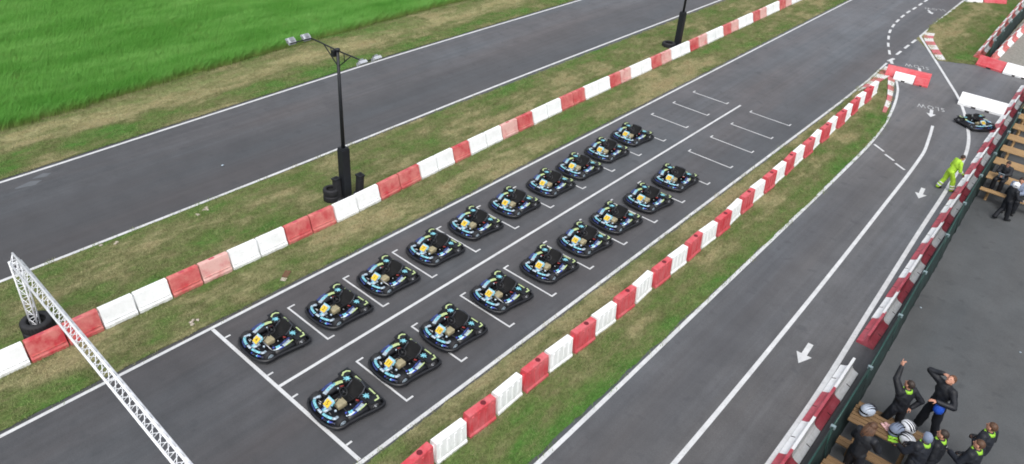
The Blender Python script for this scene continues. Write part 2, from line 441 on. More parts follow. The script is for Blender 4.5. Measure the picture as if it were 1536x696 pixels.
mark('pit_lane_right_line', lambda b: ribbon(b, smooth_path([(-2.2, -30), (-2.22, 14), (-2.42, 20), (-2.6, 25), (-2.72, 29), (-2.95, 32.7), (-3.4, 35.1), (-4.55, 38.6), (-5.8, 41.3), (-7.35, 44.5), (-8.85, 47.6)]), .13, ZM+.002, PAINT))
mark('far_right_line', lambda b: ribbon(b, smooth_path([(-8.85, 47.6), (-9.1, 59), (-9.3, 120)]), .13, ZM+.003, PAINT))
def dashes(b):
    pts = [(1334, 78.7), (1332.3, 67.3), (1332.8, 56.7), (1334.9, 47.2), (1339.8, 38.8), (1346.3, 31.5), (1353.9, 24.6), (1362.5, 18.1), (1371.6, 12.7), (1380.6, 6.7), (1388.8, 1.3), (1398, -4.5), (1407, -10)]
    g = [G(*p) for p in pts]
    for i, p in enumerate(g):
        t = (g[min(i+1, len(g)-1)]-g[max(i-1, 0)]).normalized()
        ribbon(b, [p-t*.38, p+t*.38], .13, ZM, PAINT)
    for px, py in ((1370.7, 62.3), (1360, 70.3), (1348, 79.7)):
        p = G(px, py); t = (G(1370.7, 62.3)-G(1348, 79.7)).normalized(); ribbon(b, [p-t*.42, p+t*.42], .13, ZM, PAINT)
    ribbon(b, [G(1332, 92), G(1341, 88)], .16, ZM, PAINT); ribbon(b, [G(1336, 90), G(1338, 96)], .16, ZM+.002, PAINT)
mark('merge_dashes', dashes)
mark('crossing_dashes', lambda b: [ribbon(b, [G(*p), G(*q)], .1, ZM, PAINT) for p, q in (((1311.3, 216.7), (1325.5, 227.5)), ((1327.5, 231.8), (1340.7, 241.3)), ((1343, 245.3), (1356.7, 255.3)))])
def arrow(b, x, y, rz, L=.95, z=ZM):
    M = Matrix.Translation((x, y, z)) @ Matrix.Rotation(rz, 4, 'Z')
    k = b.mi(PAINT)
    for poly in ([(-.07, 0), (.07, 0), (.07, L*.55), (-.07, L*.55)], [(0, -L*.45), (.2, .0), (-.2, .0)]):
        f = b.bm.faces.new([b.bm.verts.new(M @ Vector((p[0], p[1], 0))) for p in poly]); f.material_index = k
def arrows(b):
    for px, py, rz in ((1206, 532, R(3)), (1381, 291, R(6)), (1396.5, 171, R(12)), (1380, 107.5, R(20)), (1395.5, 18.7, R(30))):
        p = G(px, py); arrow(b, p.x, p.y, rz)
mark('lane_arrows', arrows)
def text_mesh(s, size, mat, name='lettering', ext=0.0):
    cu = bpy.data.curves.new(name, 'FONT'); cu.body = s; cu.size = size; cu.space_character = 1.35 if s == 'SLOW' else 1; cu.align_x = 'CENTER'; cu.align_y = 'CENTER'; cu.extrude = ext
    o = bpy.data.objects.new(name, cu); col.objects.link(o); dg = bpy.context.evaluated_depsgraph_get()
    me = bpy.data.meshes.new_from_object(o.evaluated_get(dg)); bpy.data.objects.remove(o); bpy.data.curves.remove(cu)
    me.materials.clear(); me.materials.append(mat)
    o = bpy.data.objects.new(name, me); col.objects.link(o); return o
for (px, py, rz, wd) in ((1396, 161.5, R(18), 1.15), (1375, 100, R(20), 1.15), (1402, 14, R(30), 1.3)):
    t = text_mesh('SLOW', 1, WORN, 'slow_lettering'); p = G(px, py)
    me = t.data; xs = [v.co.x for v in me.vertices]; ys = [v.co.y for v in me.vertices]; sx = wd/(max(xs)-min(xs)); sy = .45/(max(ys)-min(ys))
    for v in me.vertices: v.co.x *= sx; v.co.y *= sy
    t.location = (p.x, p.y, ZM+.001); t.rotation_euler.z = PI+rz; tag(t, kind='structure')

# red and white kerbs
def kerb(name, pts, wds, n0, nseg=10, h=.05):
    b = MB(); P = smooth_path(pts, 16); n = len(P)-1
    for i in range(n):
        m = (KR, KW)[(int(i/n*nseg)+n0) % 2]; a, c = P[i], P[i+1]; t = (c-a).normalized(); nn = Vector((-t.y, t.x, 0))
        wa = wds[0]+(wds[1]-wds[0])*i/n; wb = wds[0]+(wds[1]-wds[0])*(i+1)/n
        v = [a, a+nn*wa, c+nn*wb, c]
        b._add([(q.x, q.y, .012) for q in v]+[(v[0].x, v[0].y, .03), (v[1].x, v[1].y, .03+h), (v[2].x, v[2].y, .03+h), (v[3].x, v[3].y, .03)],
               [(4, 5, 6, 7), (0, 1, 5, 4), (1, 2, 6, 5), (2, 3, 7, 6), (3, 0, 4, 7)], m)
    o = b.build(name); tag(o, kind='structure'); return o
kerb('kerb', [(-8.46, 36.0), (-8.5, 38), (-8.62, 40.6)], (-.08, -.75), 1, 7)
kerb('kerb', [(-7.72, 39.2), (-7.35, 37.8), (-6.95, 36.2), (-6.62, 34.3)], (-.34, -.16), 0, 7)
kerb('kerb', [(-8.85, 48.6), (-8.55, 47.3), (-7.9, 45.9), (-7.0, 44.1)], (.5, .38), 1, 7)

# ------------------------------------------------------------------ vegetation
def tuft(name, n, h, spread, bw, mat, lean=.25, seed=0):
    rnd = random.Random(seed); b = MB(); k = b.mi(mat)
    for i in range(n):
        x, y = rnd.gauss(0, spread), rnd.gauss(0, spread); a = rnd.uniform(0, PI); hh = h*rnd.uniform(.65, 1.1)
        lx, ly = rnd.gauss(lean*h, lean*h*.6), rnd.gauss(0, lean*h*.6); dx, dy = math.cos(a)*bw/2, math.sin(a)*bw/2
        p = [(x-dx, y-dy, 0), (x+dx, y+dy, 0), (x+lx*.35+dx*.8, y+ly*.35+dy*.8, hh*.6), (x+lx*.35-dx*.8, y+ly*.35-dy*.8, hh*.6), (x+lx, y+ly, hh)]
        vs = [b.bm.verts.new(q) for q in p]
        for f in ((0, 1, 2, 3), (3, 2, 4)):
            fc = b.bm.faces.new([vs[i] for i in f]); fc.material_index = k
    me = bpy.data.meshes.new(name); b.bm.to_mesh(me); b.bm.free(); me.materials.append(mat)
    return me
def scatter(name, polys, z, mesh, density, smin, smax, label, cat, base_mat, rot=PI, rot0=0, seed=0):
    b = MB(); k = b.mi(base_mat)
    for p in polys:
        f = b.bm.faces.new([b.bm.verts.new((x, y, z)) for x, y in p]); f.material_index = k
    bmesh.ops.triangulate(b.bm, faces=b.bm.faces[:])
    o = b.build(name); tag(o, label, cat, kind='stuff')
    src = bpy.data.objects.new(name+'_tuft', mesh)  # only read by the nodes, never linked
    g = bpy.data.node_groups.new(name+'_scatter', 'GeometryNodeTree'); N = g.nodes; L = g.links
    g.interface.new_socket('Geometry', in_out='INPUT', socket_type='NodeSocketGeometry'); g.interface.new_socket('Geometry', in_out='OUTPUT', socket_type='NodeSocketGeometry')
    gi, go = N.new('NodeGroupInput'), N.new('NodeGroupOutput')
    d = N.new('GeometryNodeDistributePointsOnFaces'); d.inputs['Density'].default_value = density; d.inputs['Seed'].default_value = seed
    oi = N.new('GeometryNodeObjectInfo'); oi.inputs['Object'].default_value = src; oi.inputs['As Instance'].default_value = True
    iop = N.new('GeometryNodeInstanceOnPoints'); rs = N.new('FunctionNodeRandomValue'); rs.data_type = 'FLOAT_VECTOR'
    rs.inputs[0].default_value = (-.12, -.12, rot0-rot); rs.inputs[1].default_value = (.12, .12, rot0+rot)
    rv = N.new('FunctionNodeRandomValue'); rv.data_type = 'FLOAT'; rv.inputs[2].default_value = smin; rv.inputs[3].default_value = smax; rv.inputs['Seed'].default_value = 5
    L.new(gi.outputs[0], d.inputs['Mesh']); L.new(d.outputs['Points'], iop.inputs['Points']); L.new(oi.outputs['Geometry'], iop.inputs['Instance'])
    L.new(rs.outputs[0], iop.inputs['Rotation']); L.new(rv.outputs[1], iop.inputs['Scale'])
    j = N.new('GeometryNodeJoinGeometry'); L.new(gi.outputs[0], j.inputs[0]); L.new(iop.outputs[0], j.inputs[0]); L.new(j.outputs[0], go.inputs[0])
    md = o.modifiers.new('scatter', 'NODES'); md.node_group = g
    return o
crop_me = tuft('crop_tuft', 60, .46, .12, .011, M_CROP, .42, 3)
crop_poly0 = [(-28.75, -12), (-28.85, 8), (-29.1, 12), (-29.5, 18), (-29.7, 26), (-29.6, 40), (-29.6, 62), (-62, 62), (-62, -12)]
crop_poly = ragged(crop_poly0, .25, .09)
scatter('cereal_crop', [crop_poly], .03, crop_me, 36, .8, 1.15, 'dense bright green cereal crop filling the field beyond the track', 'crop', M_CROP, rot=.9, rot0=1.9)
turf_me = tuft('turf_tuft', 22, .05, .06, .009, M_BLADE, .5, 5)
scatter('verge_grass', [ragged(q, .2, .045) for q in [[(-28.9, -10), (-25.2, -10), (-25.22, 5), (-25.45, 12), (-25.7, 22), (-25.65, 37), (-25.6, 60), (-29.6, 60)], [(-19.58, -10), (-14.5, -10), (-14.56, 70), (-19.62, 70), (-19.66, 45), (-19.73, 20)], isl[:], tri[:]]],
        .024, turf_me, 75, .6, 1.4, 'short patchy green and straw coloured grass on the verges between the tracks', 'grass', M_GRASS)

# ------------------------------------------------------------------ barriers
def left_barrier(name, red, mat, L=.86):
    """low sloped plastic barrier with a ledge near the foot; origin centre of base, runs along y"""
    b = MB(); h = L/2
    prof = [(-.21, .02), (-.21, .1), (-.165, .16), (-.07, .53), (-.05, .56), (.05, .56), (.07, .53), (.165, .16), (.21, .1), (.21, .02)]
    b.prism(prof, -h+.012, h-.012, mat)
    for y in (-h+.14, h-.14): b.box(-.205, .205, y-.1, y+.1, 0, .021, mat)      # feet, with fork gaps between them
    b.box(.13, .185, -h+.05, h-.05, .165, .185, mat)
    b.tube([(0, -h-.012, .1), (0, -h-.012, .42)], .03, mat, 8)
    o = b.build(name)
    if red:
        q = MB(); q.box(-.035, .035, -.11, .05, .561, .564, DARKHOLE if False else R_DULL); f = q.build('filler_cap', o)
        q = MB(); q.box(.085, .1, -.012, .012, .2, .45, mat); q.build('rib', o)
    return o
def tall_barrier(name, red, mat, L=.875):
    """tall narrow plastic barrier with vertical ribs on its sides"""
    b = MB(); h = L/2-.01
    b.prism([(-.155, .0), (-.155, .06), (-.125, .1), (-.095, .585), (-.085, .6), (.085, .6), (.095, .585), (.125, .1), (.155, .06), (.155, 0)], -h, h, mat)
    for s in (-1, 1):
        for k in range(4):
            y = (-.3+.2*k)
            b.prism([(s*.11, .14), (s*.139, .14), (s*.113, .53), (s*.09, .53)], y-.028, y+.028, mat)
    b.tube([(0, -h-.018, .08), (0, -h-.018, .5)], .035, mat, 8)
    b.box(-.055, .055, h-.03, h+.03, .3, .53, mat)
    o = b.build(name)
    if red:
        q = MB(); q.lathe([(.0, .6035), (.05, .6035), (.062, .608), (.066, .6005), (.0, .6005)], plain('dark_red_opening', '6e1a26'), 14, M=Matrix.Translation((0, .1, 0)), closed=False); q.build('filler_hole', o)
    else:
        q = MB(); q.lathe([(.0, .607), (.03, .607), (.035, .6005), (.0, .6005)], W_PL, 12, M=Matrix.Translation((0, .1, 0)), closed=False); q.build('filler_cap', o)
    return o
def jersey(name, mat, L=1.27, low=False, cap_off=None):
    """wide-footed jersey profile with a thin spine, drain slots and a tongue at the far end"""
    b = MB(); h = L/2-.006
    def prof(w=.225):
        return [(-w, 0), (-w, .06), (-w*.5, .105), (-.06, .15), (-.038, .22), (-.033, .36), (.033, .36), (.038, .22), (.06, .15), (w*.5, .105), (w, .06), (w, 0)]
    b.prism(prof(), -h, h, mat)
    b.prism([(-.034, .2), (-.031, .355), (.031, .355), (.034, .2)], h, h+.13, mat)
    o = b.build(name)
    for s in (-1, 1):
        q = MB(); q.prism([(s*.13, .085), (s*.222, .05), (s*.222, .066), (s*.13, .1035)], -.011, .011, DARKHOLE); d = q.build('drain_slot', o)
    return o
def big_jersey(name, mat, L, W=.6, H=.5):
    b = MB(); h = L/2-.006; w = W/2
    b.prism([(-w, 0), (-w, .1), (-w*.85, .14), (-.09, H*.93), (-.06, H), (.06, H), (.09, H*.93), (w*.85, .14), (w, .1), (w, 0)], -h, h, mat)
    o = b.build(name)
    for y in ((-h*.3, h*.3) if L > 1.4 else (0,)):
        for s in (-1, 1):
            q = MB(); q.box(s*(w-.03), s*(w+.004), y-.09, y+.09, 0.0, .07, DARKHOLE); q.build('fork_slot', o)
    return o
def put(proto, x, y, rz=0, used=[], mat=None):
    o = proto if proto not in used else copy_tree(proto)
    if proto not in used: used.append(proto)
    o.location = (x, y, .02 if x < -6 and y < 40.5 and x > -8.4 or x < -14.6 else .008); o.rotation_euler.z = rz
    return o
rnd = random.Random(11)
LB = {'W': left_barrier('plastic_barrier', False, W_PL), 'R': left_barrier('plastic_barrier', True, R_OLD), 'F': left_barrier('plastic_barrier', True, R_FADE)}
edges = [2.0, 2.84, 3.68, 4.5, 5.35, 6.25, 7.1, 7.97, 8.85, 9.75, 10.61, 11.48, 12.35, 13.3, 14.2, 15.17, 16.0, 16.85, 17.7, 18.6, 19.5, 20.45, 21.4, 22.35, 23.3, 24.15, 25.0, 26.0, 26.9, 27.75, 28.6, 29.5, 30.4]
cols_ = [('W', 'R', 'F')[q] for q in (0, 1, 1, 0, 0, 1, 2, 0, 0, 1, 1, 0, 0, 1, 1, 0, 0, 1, 0, 0, 2, 1, 0, 0, 1, 1, 0, 0, 1, 2, 0, 0)]
while len(edges) < 62: edges.append(edges[-1]+.93)
# far part of the row: pairs of each colour on to the top of the picture
ca = list(cols_)
while len(ca) < len(edges)-1:
    k = (len(ca)-len(cols_))//2
    ca += ['R', 'F'] if k % 2 == 0 else ['W', 'W']
xs = [(2, -16.27), (12, -16.2), (16, -16.4), (24, -16.58), (34, -16.6), (60, -16.75)]
def lerp(tab, y):
    if y <= tab[0][0]: return tab[0][1]
    for (a, b), (c, d) in zip(tab, tab[1:]):
        if y <= c: return b+(d-b)*(y-a)/(c-a)
    return tab[-1][1]
cnt = {'white': 0, 'red': 0}
for i in range(len(edges)-1):
    y0, y1 = edges[i], edges[i+1]; ym = (y0+y1)/2; c = ca[i]; x = lerp(xs, ym)
    o = put(LB[c], x, ym); dx = lerp(xs, y1)-lerp(xs, y0); o.rotation_euler.z = math.atan2(-dx, y1-y0)+rnd.uniform(-.012, .012); o.scale.y = (y1-y0)/.88
    cn = 'white' if c == 'W' else 'red'; cnt[cn] += 1; k = cnt[cn]-1
    wd = {'W': 'dirty white', 'R': 'weathered red', 'F': 'bleached pinkish red'}[c]
    tag(o, '%s barrier in the row between the tracks, %s %s one up from below' % (wd, ORD[k], cn), 'barrier', 'low barriers in the back grass row')
TB = {'W': tall_barrier('plastic_barrier', False, W_PL), 'R': tall_barrier('plastic_barrier', True, R_PL, .82)}
xt = [(8, -7.49), (14, -7.43), (20, -7.43), (26, -7.6), (30, -7.7), (35, -7.84), (40, -7.98)]
cnt = [0, 0]
for i in range(32):
    y0 = 8.27+.938*(i-2); y1 = y0+.938; ym = (y0+y1)/2; x = lerp(xt, ym); red = i % 2 == 0
    o = put(TB['R' if red else 'W'], x+rnd.uniform(-.02, .02)+(.045 if red else .015), ym); dx = lerp(xt, y1)-lerp(xt, y0); o.rotation_euler.z = math.atan2(-dx, y1-y0)+rnd.uniform(-.05, .05); o.scale.z = 1.07 if red else .98
    k = cnt[red]; cnt[red] += 1; cn = 'red' if red else 'white'
    tag(o, '%s ribbed barrier on the grass island, %s %s from the near end' % ('bright red' if red else 'scuffed white', ORD[k], cn), 'barrier', 'tall barriers on the grass island')
JB = {'W': jersey('pit_wall_barrier', W_CLEAN), 'R': jersey('pit_wall_barrier', R_DULL)}
ws = {'W': 0, 'R': 0}
def pit(y, c, rz=0):
    x = -1.94+lerp([(12, 0), (16, -.02), (20, -.1), (24, -.18), (30, -.36), (35, -.55), (46, -.8)], y)
    o = put(JB[c], x, y+.6); o.rotation_euler.z = R(.6)+rnd.uniform(-.01, .01)
    k = ws[c]; ws[c] += 1
    tag(o, '%s wide-footed barrier along the green fence, %s %s from the near end' % ('white' if c == 'W' else 'dull red', ORD[k], 'white' if c == 'W' else 'red'), 'barrier', 'pit wall barriers along the green fence')
for i in range(5): pit(10.27+1.27*i, 'WR'[i % 2])
for i in range(20): pit(17.87+1.28*i, 'RW'[i % 2])

BJ = {('R', 1): big_jersey('road_barrier', R_PL, 1.0, .62), ('W', 2): big_jersey('road_barrier', W_CLEAN, 1.85, .66, .52), ('W', 1): big_jersey('road_barrier', W_PL, 1.0, .34, .42)}
def along(kind, p, q, label, grp=None, L=None, s=(1, 1)):
    a, b = Vector(p), Vector(q); m = (a+b)/2; t = b-a
    o = put(BJ[kind], m.x, m.y); o.location.z = .01; o.rotation_euler.z = math.atan2(-t.x, t.y); o.scale = (s[0], t.length/(L or 1), s[1])
    tag(o, label, 'barrier', grp or 'barriers at the pit entry')
along(('R', 1), (-8.28, 39.48), (-7.3, 39.66), 'red road barrier with its end at the tip of the grass island', s=(1.15, 1))
along(('R', 1), (-7.3, 39.66), (-6.3, 39.84), 'red road barrier reaching farthest into the pit entry, behind the small white one', s=(1.15, 1))
along(('W', 1), (-7.78, 39.12), (-6.86, 39.24), 'short white barrier leaning against the red barriers at the pit entry', s=(1, .9))
along(('R', 1), (-6.85, 39.22), (-6.22, 39.36), 'small red barrier next to the short white one at the pit entry', s=(.55, .75))
along(('W', 2), (-4.62, 38.52), (-2.7, 38.62), 'long clean white barrier across the side road behind the lone kart', L=1.85)
along(('R', 1), (-5.28, 45.25), (-3.98, 45.05), 'long red barrier closing off the gravel yard below the dark fence', L=1.0)
along(('W', 2), (-3.98, 45.05), (-2.5, 45.0), 'long white barrier beside the red one at the edge of the gravel yard', L=1.85)
along(('W', 1), (-8.95, 58.5), (-8.15, 59.3), 'white barrier at the far top corner of the grass triangle')
along(('R', 1), (-8.1, 59.4), (-6.9, 60.4), 'dull red barrier at the far edge of the grass triangle', s=(.6, .7))
mk = {'W': jersey('pit_wall_barrier', W_PL), 'R': jersey('pit_wall_barrier', R_OLD)}
for r_, (pa, pb, n, nm) in enumerate((((-5.5, 46.2), (-6.1, 64), 14, 'grass side'), ((-4.86, 46.2), (-4.75, 62), 13, 'yard side'))):
    for i in range(n):
        a, b = Vector(pa), Vector(pb); t = (b-a)/n; m = a+t*(i+.5); c = 'RW'[i % 2]
        o = put(mk[c], m.x, m.y, math.atan2(-t.x, t.y)); o.scale.y = t.length/1.28
        tag(o, '%s barrier, %s of the far fence, %s from the near end' % ('faded red' if c == 'R' else 'white', nm, ORD[i]), 'barrier', 'barriers either side of the far fence')

# ------------------------------------------------------------------ green fence along the paddock
def fence(name, pts, h, label, panel=2.2):
    root = empty(name, pts[0]+(0,)); ox, oy = pts[0]; tag(root, label, 'fence')
    P = smooth_path(pts, 12); acc = 0; posts = [P[0]]
    for a, b in zip(P, P[1:]):
        acc += (b-a).length
        if acc > panel: posts.append(b); acc = 0
    off = Vector((ox, oy, 0)); rn = random.Random(4)
    for i, (a, b) in enumerate(zip(posts, posts[1:])):
        bb = MB(); k = bb.mi(GREENNET); nx = 12; nz = 5; g = []
        t = (b-a).normalized(); nn = Vector((-t.y, t.x, 0))
        for u in range(nx+1):
            rowv = []
            for v in range(nz+1):
                f = u/nx; q = a.lerp(b, f)-off
                bul = math.sin(f*PI)*math.sin(v/nz*PI)*.05+noise.noise(Vector((q.x*3, q.y*3, v)))*.03-(.09*(1-v/nz)**2)*(1 if name == 'netting_fence' else 0)
                zlo = .04+abs(noise.noise(Vector((q.y*2.3, 1, 7))))*.12
                q = q+nn*bul; q.z = zlo+(h-zlo)*v/nz; rowv.append(bb.bm.verts.new(q))
            g.append(rowv)
        for u in range(nx):
            for v in range(nz):
                f = bb.bm.faces.new((g[u][v], g[u+1][v], g[u+1][v+1], g[u][v+1])); f.material_index = k; f.smooth = True
        p = bb.build('netting_panel', root); so = p.modifiers.new('thick', 'SOLIDIFY'); so.thickness = .012
        r_ = MB(); r_.tube([a-off+Vector((0, 0, h+.01)), b-off+Vector((0, 0, h+.01))], .022, GREENPOST, 8); r_.build('top_rail', root)
    for q in posts:
        q = q-off
        b_ = MB(); b_.tube([q, q+Vector((0, 0, h+.04))], .028, GREENPOST, 8); b_.tube([q+Vector((-.03, 0, .02)), q+Vector((.1, 0, .02))], .018, GREENPOST, 6)
        po = b_.build('post', root)
        c_ = MB(); c_.box(q.x-.05, q.x+.06, q.y-.035, q.y+.035, h-.04, h+.045, CLAMP, bev=.01); c_.build('clamp', po)
    return root
fence('netting_fence', [(-1.42, 8.0), (-1.44, 14.2), (-1.5, 17), (-1.62, 20.4), (-1.69, 23.5), (-1.8, 26), (-1.88, 29.2), (-1.93, 33), (-2.1, 38), (-2.25, 44)], 1.15,
      'long low fence of dark green netting between the pit wall and the paddock', 2.35)
fence('netting_fence', [(-5.05, 46.3), (-5.2, 52), (-5.45, 66)], 1.15, 'far dark green netting fence between two barrier rows beside the grass triangle', 2.3)

# ------------------------------------------------------------------ tyres, truss gantry, lamp posts
def tyre_bm(b, M, r=.32, w=.2, mat=RUBBER):
    ri = r*.58
    prof = [(ri, -w*.35), (ri+.02, -w*.46), (r*.85, -w*.5), (r*.97, -w*.4), (r, -w*.2), (r, w*.2), (r*.97, w*.4), (r*.85, w*.5), (ri+.02, w*.46), (ri, w*.35), (ri+.04, w*.2), (ri+.04, -w*.2)]
    b.lathe(prof, mat, 28, M=M)
    for j in range(28):
        a = 2*PI*j/28; Q = M @ Matrix.Rotation(a, 4, 'Z')
        b.box(r-.004, r+.008, -.018, .018, -w*.34, w*.34, mat, M=Q)
def tyre(x, y, z, label, r=.32, w=.2, rot=None, grp='scrap tyres'):
    b = MB(); M = rot or Matrix(); tyre_bm(b, M, r, w); o = b.build('tyre'); o.location = (x, y, z)
    tag(o, label, 'tyre', grp); return o

TX, TY, TH = -16.93, 3.37, 2.3
def truss_seg(chords, p0, p1, n, root, rc=.024, rb=.011):
    """triangular truss: three offsets swept from p0 to p1"""
    p0, p1 = Vector(p0), Vector(p1)
    for c in chords:
        b = MB(); b.tube([p0+Vector(c), p1+Vector(c)], rc, ALU, 10); b.build('chord', root)
    b = MB()
    for i in range(n):
        a = p0.lerp(p1, i/n); m = p0.lerp(p1, (i+.5)/n); c = p0.lerp(p1, (i+1)/n)
        for u in range(3):
            A, B = Vector(chords[u]), Vector(chords[(u+1) % 3])
            b.tube([a+A, m+B], rb, ALU, 6); b.tube([m+B, c+A], rb, ALU, 6)
    for e in (p0, p1):
        for u in range(3): b.tube([e+Vector(chords[u]), e+Vector(chords[(u+1) % 3])], rb*1.3, ALU, 6)
    b.build('lattice', root)
gan = empty('truss_gantry', (TX, TY, 0), R(-1.66)); tag(gan, 'white triangular lattice truss gantry spanning the main straight before the start line', 'gantry')
truss_seg([(0, -.105, 0), (0, .105, 0), (0, 0, .25)], (-.02, 0, TH-.1), (9.35, 0, TH-.1), 32, gan, .026, .0085)
_tb = G(54, 480, .45); LX = _tb.x-TX; TBY = _tb.y
for x in (LX, 9.0):
    truss_seg([(-.1, -.1, 0), (-.1, .1, 0), (.1, 0, 0)], (x, 0, .02), (x, 0, TH-.12), 7, gan, .02, .009)
    b = MB(); b.box(x-.25, x+.25, -.25, .25, .0, .02, STEEL); b.build('base_plate', gan)
for k, (dx, dz, w_) in enumerate(((0, .1, 'lower'), (-.02, .35, 'upper'))):
    tyre(_tb.x+.03+dx, TBY, dz+.02, '%s black tyre of the pair round the foot of the left gantry leg' % w_, .35, .25, grp='tyres round the gantry leg')
for k, (dx, dz, w_) in enumerate(((0, .1, 'lower'), (.02, .3, 'upper'))):
    tyre(TX+9+dx, TY, dz+.01, '%s black tyre of the pair round the right gantry leg' % w_, .42, .2, grp='tyres round the gantry leg')

def lamp_post(x, y, label, h=5.05):
    root = empty('lamp_post', (x, y, 0)); tag(root, label, 'lamp post')
    b = MB(); b.box(-.14, .14, -.14, .14, 0, 1.82, DSTEEL, bev=.02); b.box(-.12, .12, -.12, .12, 1.82, 1.86, DSTEEL); s = b.build('sleeve', root)
    b = MB(); b.tube([(0, 0, 1.8), (0, 0, h)], [.062, .045], DSTEEL, 12); b.tube([(0, 0, h-.02), (0, 0, h+.04)], .075, DSTEEL, 12); b.build('pole', root)
    b = MB(); b.box(-.2, -.06, -.1, .04, h-.22, h-.04, BLACK, bev=.01); b.build('junction_box', root)
    for sx, L, dy in ((-1, 1.25, -.38), (1, 1.2, .1)):
        a = MB(); ex = sx*L
        a.tube([(0, 0, h-.02), (ex*.7, 0, h-.0), (ex, 0, h-.0)], .022, DSTEEL, 8); a.tube([(0, 0, h-.52), (ex*.5, 0, h-.02)], .018, DSTEEL, 8)
        a.tube([(ex*.25, 0, h-.02), (ex*.25, 0, h-.3)], .012, DSTEEL, 6)
        a.tube([(ex, dy-.36, h), (ex, dy+.36, h)], .02, DSTEEL, 8)
        arm = a.build('arm', root)
        for q in (-.26, .26):
            f = MB(); M = Matrix.Translation((ex+sx*.1, dy+q, h+.03)) @ Matrix.Rotation(-sx*R(38), 4, 'Y')
            f.prism([(-.115, 0), (-.08, .06), (.08, .06), (.115, 0), (.115, -.03), (-.115, -.03)], -.12, .12, LAMPW, M=M)
            f.box(-.06, .06, -.06, .06, .07, .11, STEEL, M=M)
            for s_ in (-1, 1): f.box(-.02, .02, s_*.125, s_*.135, -.05, .06, STEEL, M=M)
            f.build('floodlight', root)
    return root
lamp_post(-17.0, 12.62, 'tall black lamp post with four white floodlights beside the back barrier row')
lamp_post(-17.34, 34.4, 'far black lamp post whose top leaves the picture, beside the barrier row')
for k, z in enumerate((.13, .36)):
    tyre(-17.2, 12.2, z, '%s worn tyre of the stack at the foot of the near lamp post' % ('lower', 'upper')[k], .25, .22, grp='tyres at the lamp posts')
tyre(-17.62, 34.0, .13, 'tyre lying left of the far lamp post', .34, .24, grp='tyres at the lamp posts')
def block_post(x, y, h, tilt, label):
    b = MB(); b.box(-.1, .1, -.1, .1, 0, h, RUBBER, bev=.03); b.box(-.12, .12, -.12, .12, h-.06, h, BLACK, bev=.02)
    b.lathe([(0, 0), (.2, 0), (.2, .05), (.12, .1), (0, .1)], RUBBER, 18, closed=False)
    o = b.build('rubber_bollard'); o.location = (x, y, .02); o.rotation_euler = (0, tilt, 0); tag(o, label, 'bollard', 'black bollards at the lamp post'); return o
block_post(-16.86, 13.05, .8, R(6), 'stubby black bollard just right of the near lamp post')
block_post(-17.05, 12.35, .8, R(-4), 'short black bollard between the lamp post and its tyre stack')

